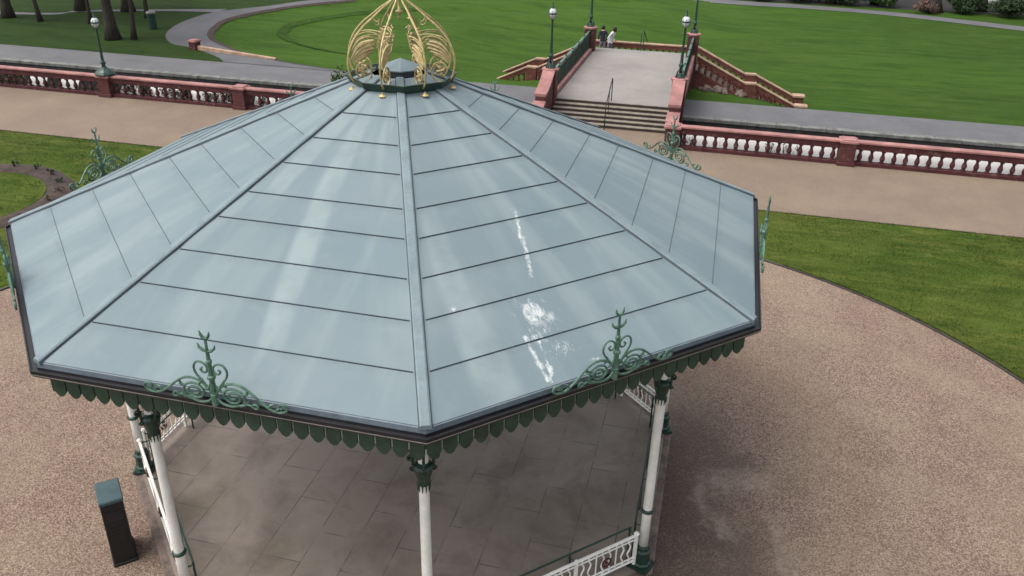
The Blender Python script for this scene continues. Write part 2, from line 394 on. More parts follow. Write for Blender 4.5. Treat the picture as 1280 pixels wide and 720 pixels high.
def tag(o, label=None, cat=None, group=None, kind=None):
    if label: o['label'] = label
    if cat: o['category'] = cat
    if group: o['group'] = group
    if kind: o['kind'] = kind
    return o
def empty(name, loc=(0,0,0), rz=0, label=None, cat=None, group=None):
    o = bpy.data.objects.new(name, None); COL.objects.link(o)
    o.location = loc; o.rotation_euler.z = rz
    return tag(o, label, cat, group)
KIDS = {}
def copy_tree(o, parent=None):
    c = o.copy(); COL.objects.link(c)
    if parent is not None: c.parent = parent
    for ch in [x for x in COL.objects if x.parent == o]: copy_tree(ch, c)
    return c
def spiral(cx, cz, r0, r1, a0, a1, n=22):
    return [(cx+(r0+(r1-r0)*i/n)*cos(a0+(a1-a0)*i/n), cz+(r0+(r1-r0)*i/n)*sin(a0+(a1-a0)*i/n)) for i in range(n+1)]
def cat_rom(P, n=8):
    out = []
    for i in range(len(P)-1):
        p0 = P[max(i-1,0)]; p1 = P[i]; p2 = P[i+1]; p3 = P[min(i+2,len(P)-1)]
        for k in range(n):
            t = k/n
            out.append(tuple(.5*((2*b)+(-a+c)*t+(2*a-5*b+4*c-d)*t*t+(-a+3*b-3*c+d)*t**3) for a,b,c,d in zip(p0,p1,p2,p3)))
    out.append(tuple(P[-1])); return out

G = -.20            # gravel level; 0 is the bandstand floor
T8 = math.tan(pi/8)

# ------------------------------------------------------------------ terrace ground
def sheet(name, poly_fn, m, z, label=None):
    pass
def EX(t): return (.35+12.45*cos(t), 11.55*sin(t))     # edge of the gravel circle
LAWN_Y = 13.85
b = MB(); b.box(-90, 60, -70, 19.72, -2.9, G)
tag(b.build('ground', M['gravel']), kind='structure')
b = MB(); b.face(b.pts([(-90,LAWN_Y,G+.004),(60,LAWN_Y,G+.004),(60,19.72,G+.004),(-90,19.72,G+.004)]))
tag(b.build('promenade', M['prom']), kind='structure')
def lawn(name, side):
    b = MB(); N = 60
    pts = []
    for i in range(N+1):
        t = R(86)*(1-i/N) - R(62)*(i/N)
        pts.append(EX(t) if side > 0 else EX(pi-t))
    far = 60 if side > 0 else -90
    rows = []
    for i, (x, y) in enumerate(pts):
        # from circle outward to the boundary rectangle
        if y > 4: ex, ey = x+(far-x)*max(0, (86-(86-(86+62)*i/N*1))/200)*.0, LAWN_Y
        rows.append((x, y))
    # polygon with the straight outside edges
    poly = rows + [(rows[-1][0]+side*.5, -60), (far, -60), (far, LAWN_Y), (rows[0][0], LAWN_Y)]
    P = [(x, y, G+.03) for x, y in poly]
    bm = bmesh.new(); vs = [bm.verts.new(p) for p in P]
    fc = bm.faces.new(vs)
    if fc.normal.z < 0: fc.normal_flip()
    ret = bmesh.ops.extrude_face_region(bm, geom=[fc])
    for v in [g for g in ret['geom'] if isinstance(g, bmesh.types.BMVert)]: v.co.z -= .035
    bmesh.ops.triangulate(bm, faces=bm.faces[:]); bmesh.ops.recalc_face_normals(bm, faces=bm.faces[:])
    me = bpy.data.meshes.new(name); bm.to_mesh(me); bm.free(); me.materials.append(M['lawn'])
    o = bpy.data.objects.new(name, me); COL.objects.link(o); tag(o, kind='structure')
    # steel edging along the circle and the promenade
    e = MB()
    for i in range(len(rows)-1):
        (x0,y0),(x1,y1) = rows[i], rows[i+1]
        d = Vector((x1-x0,y1-y0,0)).normalized(); n = Vector((d.y,-d.x,0))*.028
        e.hexa([(x0-n.x,y0-n.y,G-.02),(x1-n.x,y1-n.y,G-.02),(x1+n.x,y1+n.y,G-.02),(x0+n.x,y0+n.y,G-.02),
                (x0-n.x,y0-n.y,G+.036),(x1-n.x,y1-n.y,G+.036),(x1+n.x,y1+n.y,G+.036),(x0+n.x,y0+n.y,G+.036)])
    xa, xb = sorted((rows[0][0], far))
    e.box(xa, xb, LAWN_Y, LAWN_Y+.05, G-.02, G+.033)
    tag(e.build(name+'_edging', M['steel']), kind='structure')
    return rows
lawn('lawn', 1); lawn('lawn', -1)

# short grass over the parts of the terrace lawn in view
def grass_blades():
    b = MB(); rnd = random.Random(3)
    def put(x, y, z=G+.03):
        h = rnd.uniform(.02, .05); a = rnd.uniform(0, 2*pi); w = rnd.uniform(.006, .012)
        lx, ly = rnd.uniform(-.025, .025), rnd.uniform(-.025, .025)
        b.face(b.pts([(x-cos(a)*w,y-sin(a)*w,z),(x+cos(a)*w,y+sin(a)*w,z),(x+lx,y+ly,z+h)]))
    def inside(x, y): return ((x-.35)/12.5)**2+(y/11.6)**2 > 1 and y < LAWN_Y-.02
    cnt = 0
    while cnt < 95000:
        x, y = rnd.uniform(-4, 30), rnd.uniform(-8, LAWN_Y)
        fade = max((x-15)/15, (2.5-y)/10.5, (5-x)/9 if x < 5 else 0)
        if inside(x, y) and x > 0 and rnd.random() > fade and mn.noise(Vector((x*1.3, y*1.3, 0))) > rnd.uniform(-.8, .45): put(x, y); cnt += 1
    cnt = 0
    while cnt < 30000:
        x, y = rnd.uniform(-22, -7), rnd.uniform(3, LAWN_Y)
        d = sqrt((x+17.2)**2+(y-7.7)**2)
        if inside(x, y) and not 2.35 < d < 3.25 and mn.noise(Vector((x*1.3, y*1.3, 0))) > rnd.uniform(-.8, .45):
            put(x, y, G+.05 if d < 2.4 else G+.03); cnt += 1
    for i in range(5000):           # ragged edge over the promenade and circle edging
        x = rnd.choice((rnd.uniform(5, 15.5), rnd.uniform(-22, -7))); put(x, LAWN_Y+rnd.uniform(-.03, .03))
        t = rnd.uniform(R(15), R(60)); ex, ey = EX(t); put(ex+rnd.uniform(-.0,.05), ey+rnd.uniform(0,.05))
    o = b.build('grass', M['blades']); tag(o, 'short green grass growing on the terrace lawns round the gravel circle', 'grass', kind='stuff')
grass_blades()

# flower bed ring on the left lawn
def ring(name, c, r0, r1, z0, z1, m, wob=.06, seg=72):
    b = MB(); A = []
    for i in range(seg):
        t = 2*pi*i/seg
        w0 = r0+wob*mn.noise(Vector((cos(t)*3, sin(t)*3, 1))); w1 = r1+wob*mn.noise(Vector((cos(t)*3, sin(t)*3, 5)))
        q = b.pts([(c[0]+w0*cos(t), c[1]+w0*sin(t), z0), (c[0]+(w0+.08)*cos(t), c[1]+(w0+.08)*sin(t), z1),
                   (c[0]+(w0+w1)/2*cos(t), c[1]+(w0+w1)/2*sin(t), z1+.05), (c[0]+(w1-.08)*cos(t), c[1]+(w1-.08)*sin(t), z1), (c[0]+w1*cos(t), c[1]+w1*sin(t), z0)])
        A.append(q)
    for i in range(seg):
        p, q = A[i], A[(i+1) % seg]
        for k in range(4): b.face((p[k], p[k+1], q[k+1], q[k]))
    return b.build(name, m, smooth=True)
BEDC = (-17.2, 7.7)
tag(ring('soil_bed', BEDC, 2.4, 3.22, G+.02, G+.07, M['soil']), kind='structure')
b = MB(); b.prism([(BEDC[0]+2.42*cos(2*pi*i/48), BEDC[1]+2.42*sin(2*pi*i/48)) for i in range(48)], G, G+.05)
tag(b.build('lawn', M['lawn']), kind='structure')

def leaves(b, c, rad, n, size, rnd, flat=.0, shell=.55):
    for _ in range(n):
        while True:
            p = Vector((rnd.uniform(-1,1), rnd.uniform(-1,1), rnd.uniform(-1,1)))
            if p.length <= 1 and p.length > shell*rnd.random(): break
        p = Vector((p.x*rad[0], p.y*rad[1], p.z*rad[2]))+Vector(c)
        d = Vector((rnd.gauss(0,1), rnd.gauss(0,1), rnd.gauss(0,1)+flat)).normalized()
        u = d.orthogonal().normalized(); u.rotate(Matrix.Rotation(rnd.uniform(0,6.28), 3, d)); w = d.cross(u)
        s_ = size*rnd.uniform(.6, 1.35)
        b.face(b.pts([p-u*s_, p+w*s_*.45, p+u*s_, p-w*s_*.45]))

def plant(name, loc, h, rad, n, size, m, label, cat, group=None, stems=5, seed=0):
    rnd = random.Random(seed+int(loc[0]*100))
    o = empty(name, loc, 0, label, cat, group)
    b = MB()
    for k in range(max(2, int(4*rad/.3)) if rad < .8 else 12):
        a = rnd.uniform(0, 6.28); q = rnd.uniform(0, .62)*rad
        rr = rad*rnd.uniform(.35, .6)
        leaves(b, (cos(a)*q, sin(a)*q, h*rnd.uniform(.35, .78)), (rr, rr, h*rnd.uniform(.22, .36)), max(12, n//10), size, rnd)
    b.build('foliage', m, o)
    s = MB()
    for k in range(stems):
        a = rnd.uniform(0, 6.28); q = rnd.uniform(.1, .5)*rad
        s.tube([(cos(a)*.03*k, sin(a)*.03*k, -.03), (cos(a)*q*.5, sin(a)*q*.5, h*.4), (cos(a)*q, sin(a)*q, h*.75)], [.02, .014, .006], 5)
    s.build('stem', M['bark'], o)
    return o
bedlab = ['low dark bedding plant at the far rim of the soil ring', 'small dark plant left of the soil ring\'s far rim', 'bushy dark plant on the right curve of the soil ring',
          'squat dark plant second from the roof along the soil ring', 'brownish bedding plant nearest the roof edge in the soil ring', 'tiny dry plant beside the roof edge in the soil ring', 'leafy dark plant half hidden by the roof in the soil ring']
for i, a in enumerate((80, 98, 62, 45, 28, 12, 118)):
    x, y = BEDC[0]+2.82*cos(R(a)), BEDC[1]+2.82*sin(R(a))
    plant('bedding_plant', (x, y, G+.08), random.uniform(.2,.34), random.uniform(.16,.26), 120, .05, M['leafb'] if i in (4,5) else M['leafd'], bedlab[i], 'plant', 'bedding plants in the round soil bed', 3, i)

# ------------------------------------------------------------------ bandstand
BS = empty('bandstand', (0,0,0), 0, 'octagonal bandstand with a blue grey metal roof, gilt crown and white columns', 'bandstand')
AZ = [k*pi/4 for k in range(8)]
def octo(ap, ph=0):      # flats facing -y
    r = ap/cos(pi/8)
    return [(r*cos(pi/8+k*pi/4+ph), r*sin(pi/8+k*pi/4+ph)) for k in range(8)]
b = MB(); b.prism(octo(4.33), G-.05, -.02); kb = b.build('plinth', M['kerbstone'], BS, bevel=.02)
b = MB(); b.prism(octo(4.21), -.05, .0); b.build('floor', M['slabs'], BS)

SL, AP = .4263, 5.53*cos(pi/8); ZE = 4.48+SL*(5.6*cos(pi/8)-AP)
def zr(n): return ZE+SL*(AP-n)
SEAMS = [1.11,1.60,2.07,2.59,3.01,3.53,4.03,4.59]
def roof_panel(stain):
    b = MB(); b.mat(M[stain or 'roof'])
    ns = [.36]+SEAMS+[AP]
    for i in range(len(ns)-1):
        n0, n1 = ns[i], ns[i+1]
        # each sheet dishes a few millimetres between its seams
        nx = 14
        rows = []
        for j in range(5):
            n = n0+(n1-n0)*j/4; hw = n*T8
            rows.append(b.pts([(hw*(-1+2*k/nx), -n, zr(n)+.010*sin(pi*j/4)*(.5+.8*mn.noise(Vector((k*.33+i*7.1, j*.3+i, 2))))) for k in range(nx+1)]))
        for p, q in zip(rows, rows[1:]):
            for k in range(nx): b.face((p[k], p[k+1], q[k+1], q[k]))
    return b
def seams(h0=.014):
    b = MB()
    nrm = Vector((0,-SL,1)).normalized() if False else Vector((0,-sin(math.atan(SL)),cos(math.atan(SL))))
    for n in SEAMS:
        hw = n*T8-.09; z = zr(n)
        for (w0, w1, h) in ((-.002, .002, h0),):
            b.hexa([(-hw,-n-w1,z-.01-SL*w1),(hw,-n-w1,z-.01-SL*w1),(hw,-n+w1,z-.01+SL*w1),(-hw,-n+w1,z-.01+SL*w1),
                    (-hw,-n-w1,z+h-SL*w1),(hw,-n-w1,z+h-SL*w1),(hw,-n+w1,z+h+SL*w1),(-hw,-n+w1,z+h+SL*w1)])
    return b
sm = seams()
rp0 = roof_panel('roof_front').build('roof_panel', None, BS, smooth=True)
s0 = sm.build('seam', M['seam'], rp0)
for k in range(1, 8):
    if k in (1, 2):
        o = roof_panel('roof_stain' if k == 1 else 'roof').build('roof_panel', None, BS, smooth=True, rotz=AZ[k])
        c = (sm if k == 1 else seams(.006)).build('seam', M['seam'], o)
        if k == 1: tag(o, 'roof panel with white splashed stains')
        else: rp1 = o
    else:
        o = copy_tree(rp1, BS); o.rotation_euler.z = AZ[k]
# hip caps: built along a hip lying in the direction -y, so at local azimuth 0 -> rotate by 22.5 + 45k
def hip():
    b = MB(); b.mat(M['hip'])
    sh = SL*cos(pi/8)            # fall per metre along the hip
    def zh(r): return ZE+SL*(AP-r*cos(pi/8))
    R0, R1 = .40, 5.545; w = .056; fall = SL*sin(pi/8)*w
    N = 12; prof = []
    for i in range(N+1):
        r = R0+(R1-R0)*i/N; z = zh(r)
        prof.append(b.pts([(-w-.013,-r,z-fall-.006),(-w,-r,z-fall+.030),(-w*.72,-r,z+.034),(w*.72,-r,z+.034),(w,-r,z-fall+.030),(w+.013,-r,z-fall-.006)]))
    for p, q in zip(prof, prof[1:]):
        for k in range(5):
            b.mat(M['hip_dark'] if k in (0,4) else M['hip']); b.face((p[k],p[k+1],q[k+1],q[k]))  # side faces painted dark in place of the shadow gap along the hip
    b.mat(M['hip']); b.face(prof[-1]); b.face(prof[0][::-1])
    return b
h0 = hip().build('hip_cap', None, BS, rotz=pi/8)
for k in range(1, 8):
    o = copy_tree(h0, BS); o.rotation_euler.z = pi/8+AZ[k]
# gutter: octagonal channel round the eaves
def octring(b, prof, ph=0, closed=True):   # prof: (apothem, z)
    rings = [b.pts([(x,y,z) for x,y in octo(a)]) for a,z in prof]
    rr = rings+[rings[0]] if closed else rings
    for p, q in zip(rr, rr[1:]):
        for i in range(8):
            j = (i+1) % 8; b.face((p[i],p[j],q[j],q[i]))
b = MB(); octring(b, [(AP-.03,ZE-.072),(AP+.017,ZE-.072),(AP+.022,ZE-.098),(AP+.078,ZE-.098),(AP+.080,ZE-.072),(AP+.094,ZE-.072),(AP+.092,ZE-.115),(AP+.07,ZE-.155),(AP+.03,ZE-.175),(AP-.03,ZE-.175)])
gut = b.build('gutter', M['gutter'], BS)
b = MB(); octring(b, [(AP+.090,ZE-.113),(AP+.097,ZE-.113),(AP+.097,ZE-.121),(AP+.090,ZE-.121)]); b.build('gutter_lip', M['lip'], gut)
b = MB(); octring(b, [(AP-.02,ZE-.002),(AP+.014,ZE-.012),(AP+.016,ZE-.070),(AP-.02,ZE-.070)]); b.build('fascia', M['fascia'], gut)
# soffit and ring beam
b = MB(); octring(b, [(4.05,4.02),(4.25,4.02),(4.25,4.325),(4.05,4.325)]); b.build('ring_beam', M['dkgreen'], BS)
b = MB(); b.prism(octo(4.98), 4.33, 4.345); b.build('soffit', M['soffit'], BS)
# valance: pointed boards hung below the gutter, one strip for each side
def valance():
    b = MB(); b.mat(M['valance']); a = 5.035; hw = a*T8; n = 24; w = 2*hw/n; g = .011
    for i in range(n):
        x0, x1 = -hw+i*w+g, -hw+(i+1)*w-g; xm = (x0+x1)/2
        zt, zs, zp = 4.335, 4.11, 4.04
        prof = [(x0,zt),(x0,zs+.01),(x0+.012,zs-.012),(xm-.035,zp+.018),(xm,zp),(xm+.035,zp+.018),(x1-.012,zs-.012),(x1,zs+.01),(x1,zt)]
        A = b.pts([(x,-a-.011,z) for x,z in prof]); B = b.pts([(x,-a+.011,z) for x,z in prof])
        b.face(A); b.face(B[::-1])
        for k in range(len(prof)):
            j = (k+1) % len(prof); b.face((A[k],B[k],B[j],A[j]))
    b.box(-hw, hw, -a+.013, -a+.04, 4.285, 4.338)
    b.mat(M['slit'])
    for i in range(1, n): b.box(-hw+i*w-.013, -hw+i*w+.013, -a+.014, -a+.02, 4.135, 4.284)
    return b
v0 = valance().build('valance', None, BS)
for k in range(1, 8): copy_tree(v0, BS).rotation_euler.z = AZ[k]
# roof crests: wrought scrolls standing on the gutter at the middle of each side
def crest():
    y = -(AP+.115); z0 = ZE-.055
    root = MB()
    P = lambda L: [(u*.92, y, z0+v*.76) for u, v in L]
    root.tube(P([(0,-.02),(0,.3),(0,.62),(0,.98)]), [.033,.028,.021,.011], 8)
    for v, r in ((.13,.036),(.40,.042),(.63,.03)): root.lathe([(.015,-.035),(r,-.012),(r,.012),(.015,.035)], (0,y,z0+v*.76), 8)
    st = root.build('roof_crest', M['crest'], BS)
    for v, s_ in ((.80,.10),(.985,.055)):
        for sg in (-1,1):
            lf = MB(); lf.tube(P([(0,v-.02),(sg*s_*.5,v-.005),(sg*s_*.85,v+.03),(sg*s_,v+.085)]), [.014,.017,.014,.004], 6)
            lf.build('spike_leaf', M['crest'], st)
    for sg in (-1,1):
        h = MB()
        heart = cat_rom([(.015,.12),(.07,.25),(.175,.42),(.19,.53),(.145,.605),(.08,.60),(.035,.54),(.045,.475),(.09,.46),(.115,.50),(.09,.525)], 6)
        h.tube(P([(sg*u,v) for u,v in heart]), .0115, 6)
        h.build('heart_scroll', M['crest'], st)
        h = MB()
        arm = cat_rom([(.045,.19),(.11,.285),(.22,.345),(.34,.325),(.45,.235),(.56,.115),(.68,.035),(.78,.035),(.835,.085),(.82,.145),(.765,.15),(.745,.105),(.775,.085)], 6)
        h.tube(P([(sg*u,v) for u,v in arm]), [.0135]*len(arm), 6)
        for a_, q in ((.62,.07),(.70,.03)):
            h.tube(P([(sg*a_,q),(sg*(a_+.03),q+.05),(sg*(a_+.075),q+.075)]), [.012,.015,.003], 5)
        h.build('eave_arm', M['crest'], st)
        h = MB()
        big = cat_rom([(.02,.09),(.09,.015),(.19,-.005),(.29,.03)], 6)+spiral(.225, .145, .145, .03, -1.1, -1.1+4.1*pi, 48)
        h.tube(P([(sg*u,v) for u,v in big]), [.0125]*len(big), 6)
        for (u0,v0),(u1,v1),(u2,v2) in (((.16,.27),(.12,.33),(.14,.385)),((.33,.2),(.39,.23),(.40,.30)),((.10,.2),(.05,.235),(.03,.30)),((.28,.03),(.35,.05),(.40,.12))):
            h.tube(P([(sg*u0,v0),(sg*u1,v1),(sg*u2,v2)]), [.012,.018,.003], 5)
        sm_ = cat_rom([(.33,.06),(.41,.06),(.47,.02),(.50,.045),(.47,.085),(.43,.06)], 5)
        h.tube(P([(sg*u,v) for u,v in sm_]), .012, 5)
        h.build('spiral_scroll', M['crest'], st)
    return st
c0 = crest()
for k in range(1, 8): copy_tree(c0, BS).rotation_euler.z = AZ[k]
# lantern cap at the apex, crown ring, gilt ribs
b = MB(); b.mat(M['hip_dark']); octring(b, [(.20,6.50),(.25,6.52),(.25,6.605),(.20,6.605)])
b.mat(M['roof']); q = b.pts([(x,y,6.60) for x,y in octo(.29)]); q2 = b.pts([(x,y,6.615) for x,y in octo(.29)]); t = b.pts([(0,0,6.735)])
for i in range(8): b.face((q2[i],q2[(i+1)%8],t[0])); b.face((q[i],q[(i+1)%8],q2[(i+1)%8],q2[i]))
b.face(q[::-1]); cap = b.build('lantern_cap', None, BS, loc=(.03,0,0))
b = MB(); octring(b, [(.60,6.395),(.63,6.38),(.675,6.43),(.705,6.51),(.72,6.51),(.72,6.525),(.69,6.525),(.665,6.48),(.62,6.43),(.60,6.43)])
b.build('crown_ring', M['dkgreen'], BS, loc=(.04,0,0))
def crown_rib():
    P = lambda L: [(0,-r*.96,z) for r, z in L]
    b = MB()
    main = cat_rom([(.03,7.64),(.115,7.505),(.265,7.405),(.42,7.29),(.57,7.18),(.71,7.025),(.79,6.86),(.81,6.70),(.77,6.53),(.68,6.445)], 7)
    sp = spiral(.615, 6.60, .165, .035, -1.15, -1.15+3.6*pi, 46)
    sp = [(x, z) for x, z in sp]
    full = main+[(.70+(sp[0][0]-.70)*t, 6.445+(sp[0][1]-6.445)*t) for t in (.5,)]
    # the scroll turns inward
    sp2 = [(.60+(.168+(.045-.168)*i/46)*cos(-1.0-2.7*pi*i/46), 6.60+(.168+(.045-.168)*i/46)*sin(-1.0-2.7*pi*i/46)) for i in range(47)]
    b.tube(P(main), [.010+.005*min(1, i/20) for i in range(len(main))], 6)
    rib = b.build('crown_rib', M['gold'], BS)
    s_ = MB(); s_.tube(P([(.68,6.445)]+sp2), .013, 6)
    for a in (.4, 1.9, 3.4, 4.9): s_.tube([(0,-.576,6.60),(0,-.576-.05*cos(a),6.60+.05*sin(a)),(0,-.576-.10*cos(a+.4),6.60+.10*sin(a+.4))], [.02,.024,.006], 6)
    s_.lathe([(.0,-.03),(.03,0),(.0,.03)], (0,-.576,6.60), 8, False)
    s_.build('scroll', M['gold'], rib)
    l = MB()
    for i, e in enumerate(((.46,6.985),(.425,6.945),(.43,6.895),(.465,6.85),(.52,6.815))):
        s0_ = (.765-.012*i, 6.78-.018*i)
        mid = ((e[0]+s0_[0])/2+.02, (e[1]+s0_[1])/2+.055-.012*i)
        L = cat_rom([s0_, mid, e, (e[0]-.02,e[1]-.03)], 5)
        l.tube(P(L), [.005+.016*sin(pi*k/(len(L)-1)) for k in range(len(L))], 6)
    l.build('acanthus_leaf', M['gold'], rib)
    t_ = MB()
    for dz, e in ((0,(.27,7.06)),(-.05,(.31,6.985))):
        L = cat_rom([(.70,6.99+dz),(.62,7.055+dz*.7),(.48,7.08+dz*.5),(.36,7.075+dz*.8),e], 6)
        t_.tube(P(L), .009, 6)
    for q in ((.25,7.10),(.28,7.05),(.30,7.00),(.33,6.96)):
        t_.tube(P([(q[0]+.06,q[1]+.02),q,(q[0]+.045,q[1]-.07)]), [.006,.014,.005], 6)
    t_.tube(P(cat_rom([(.40,7.27),(.38,7.22),(.33,7.20),(.31,7.23)],5)), .009, 5)
    t_.build('tendril', M['gold'], rib)
    f_ = MB()
    fz = zr(.80)
    f_.lathe([(.0,.0),(.04,.0),(.055,.012),(.04,.022),(.015,.04),(.015,6.40-fz)], (0,-.74,fz+.024), 10)
    f_.build('foot', M['gold'], rib)
    return rib
r0 = crown_rib()
for k in range(8):
    o = r0 if k == 0 else copy_tree(r0, BS)
    o.rotation_euler.z = AZ[k]; o.location.x = .04
b = MB(); b.lathe([(.004,7.25),(.028,7.29),(.012,7.33),(.05,7.345),(.058,7.36),(.02,7.385),(.016,7.5),(.03,7.60),(.055,7.66),(.03,7.72),(.02,7.95),(.045,8.0),(.02,8.06),(.004,8.3)], (0,0,0), 12)
b.build('crown_finial', M['gold'], BS, smooth=True, loc=(.04,0,0))
# columns
DZ = .18
def column():
    b = MB(); b.lathe([(.068,.40),(.066,1.0),(.063,2.0),(.060,3.14),(.058,4.03)], (0,0,0), 14)
    sh = b.build('column', M['white'], BS, smooth=True)
    b = MB(); b.box(-.155,.155,-.155,.155,0,.035); b.lathe([(.135,.035),(.138,.08),(.115,.10),(.112,.26),(.125,.28),(.125,.31),(.098,.335),(.095,.385),(.08,.41),(.06,.42)], (0,0,0), 8, ph=pi/8)
    for sx in (-1,1):
        for sy in (-1,1): b.lathe([(.018,.035),(.018,.055)], (sx*.125,sy*.125,0), 6)
    b.build('column_base', M['dkgreen'], sh)
    b = MB(); b.lathe([(.06,1.02),(.088,1.035),(.095,1.055),(.088,1.075),(.06,1.09)], (0,0,0), 14); b.build('collar', M['dkgreen'], sh, smooth=True)
    b = MB(); b.lathe([(.06,3.14-DZ),(.075,3.16-DZ),(.072,3.2-DZ),(.088,3.26-DZ),(.112,3.36-DZ),(.12,3.40-DZ),(.10,3.43-DZ),(.06,3.46-DZ)], (0,0,0), 12)
    for k in range(10):
        a = 2*pi*k/10; b.tube([(.07*cos(a),.07*sin(a),3.17-DZ),(.068*cos(a),.068*sin(a),3.06-DZ)], [.012,.004], 5)
    b.build('capital', M['dkgreen'], sh)
    # scrolled brackets: two along the beam, one outward
    for d in (0, pi, -pi/2):
        k = MB()
        L = cat_rom([(.07,3.30-DZ),(.11,3.40-DZ),(.12,3.52-DZ),(.15,3.66-DZ),(.33,3.84),(.52,3.95),(.70,4.0)], 5)
        k.tube([(u*cos(d),u*sin(d),z) for u,z in L], [.018]*len(L), 6)
        S_ = spiral(.14, 3.53-DZ, .045, .012, pi, pi+3*pi, 20); k.tube([(u*cos(d),u*sin(d),z) for u,z in S_], .013, 5)
        S_ = spiral(.22, 3.80, .055, .015, -1, -1-3*pi, 20); k.tube([(u*cos(d),u*sin(d),z) for u,z in S_], .012, 5)
        S_ = spiral(.12, 3.36-DZ, .03, .012, 0, 2.5*pi, 14); k.tube([(u*cos(d),u*sin(d),z) for u,z in S_], .012, 5)
        k.tube([(.07*cos(d),.07*sin(d),3.66-DZ),(.17*cos(d),.17*sin(d),3.62-DZ)], .016, 5)
        k.build('bracket', M['dkgreen'], sh)
    return sh
RC = 4.49
col0 = column()
for k in range(8):
    o = col0 if k == 0 else copy_tree(col0, BS)
    a = pi/8+AZ[k]
    o.location = (RC*sin(a), -RC*cos(a), 0); o.rotation_euler.z = a
# railings between columns, on every side but the entrance (local x along the side)
def railing():
    y = -RC*cos(pi/8); hw = RC*sin(pi/8)-.15
    b = MB()
    b.tube([(-hw,y,.65),(hw,y,.65)], .024, 6); b.tube([(-hw,y,.17),(hw,y,.17)], .018, 6); b.tube([(-hw,y,.235),(hw,y,.235)], .014, 6); b.tube([(-hw,y,.575),(hw,y,.575)], .012, 6)
    for x in (-hw, hw, -hw/3, hw/3): b.box(x-.02,x+.02,y-.02,y+.02,.10 if abs(x) > hw*.9 else .02,.68)
    for x in (-hw, hw):
        b.lathe([(.02,-.02),(.045,0),(.02,.03)], (x,y,.68), 8)
    rail = b.build('railing', M['white'], BS)
    w = MB(); n = 27
    for i in range(1, n):
        x = -hw+2*hw*i/n
        if abs(abs(x)-hw/3) < .05: continue
        if i % 3 == 0: w.tube([(x,y,.17),(x,y,.65)], .011, 5)
        else:
            w.tube([(x+.022*sin((t/14)*4*pi), y, .17+.48*t/14) for t in range(15)], .013, 5)
    w.build('railing_bars', M['white'], rail)
    for x in (-hw*2/3, 0, hw*2/3):
        m_ = MB(); ring_ = [(x+.07*cos(t*pi/8), y-.018, .40+.07*sin(t*pi/8)) for t in range(17)]
        m_.tube(ring_, .014, 6); m_.lathe([(.0,-.028),(.028,0),(.0,.028)], (x,y-.018,.40), 8, False)
        m_.build('rosette', M['terra'], rail)
    g_ = MB(); g_.tube([(-hw-.02,y+.15,.67),(hw+.02,y+.15,.67)], .016, 6)
    for x in (-hw, -hw/3, hw/3, hw): g_.tube([(x,y+.15,0),(x,y+.15,.67)], .016, 6); g_.tube([(x,y+.15,.62),(x,y,.62)], .012, 5); 
    g_.build('handrail', M['dkgreen'], rail)
    return rail
rl0 = railing()
for i, k in enumerate((1,2,3,4,5,6,7)):
    o = rl0 if i == 0 else copy_tree(rl0, BS)
    o.rotation_euler.z = AZ[k]

# litter bin by the plinth
BIN = empty('litter_bin', (-3.43, -3.31, G), R(44), 'tall black litter bin with sky reflection tinted into its top beside the bandstand plinth', 'litter bin')
b = MB(); b.box(-.155,.155,-.25,.25,.0,1.13); b.box(-.17,.17,-.265,.265,.0,.05); b.build('bin_body', M['black'], BIN, bevel=.012)
b = MB(); b.box(-.165,.165,-.26,.26,1.132,1.20); b.build('bin_lid', M['binlid_sky'], BIN, bevel=.015)
b = MB(); b.box(-.11,.11,-.258,-.2505,.84,1.0); b.build('bin_opening', M['gutter'], BIN)
b = MB(); b.box(-.10,.10,-.262,-.2505,.45,.70); b.build('door_panel', M['black'], BIN, bevel=.004)

# ------------------------------------------------------------------ terracotta balustrades
def baluster_mesh(h=.45, r=1.0, seg=10):
    b = MB()
    b.box(-.075*r,.075*r,-.075*r,.075*r,0,.045*h/.45)
    b.lathe([(.06*r,.10*h),(.05*r,.15*h),(.072*r,.22*h),(.090*r,.36*h),(.086*r,.46*h),(.055*r,.64*h),(.042*r,.78*h),(.058*r,.83*h),(.046*r,.86*h),(.064*r,.91*h)], (0,0,0), seg)
    b.box(-.07*r,.07*r,-.07*r,.07*r,.91*h,h)
    return b
BALM = baluster_mesh(); BAL_OBJ = {}
def baluster(parent, loc, m, key='a', h=.45, r=1.0):
    if (key, m.name) not in BAL_OBJ:
        o = baluster_mesh(h, r, 10 if key == 'a' else 8).build('baluster', m, parent); BAL_OBJ[(key, m.name)] = o
    else:
        o = BAL_OBJ[(key, m.name)].copy(); COL.objects.link(o); o.parent = parent
    o.location = loc
    return o
def pier(parent, x, y, z0, h, m, mc, w=.50, name='pier'):
    b = MB(); b.box(x-w/2-.04,x+w/2+.04,y-w/2-.04,y+w/2+.04,z0,z0+.14); b.box(x-w/2,x+w/2,y-w/2,y+w/2,z0+.14,z0+h-.12)
    p = b.build(name, m, parent, bevel=.012)
    c = MB(); c.box(x-w/2-.05,x+w/2+.05,y-w/2-.05,y+w/2+.05,z0+h-.12,z0+h-.03); c.box(x-w/2+.02,x+w/2-.02,y-w/2+.02,y+w/2-.02,z0+h-.03,z0+h+.01)
    c.build('pier_cap', mc, p, bevel=.015)
    return p
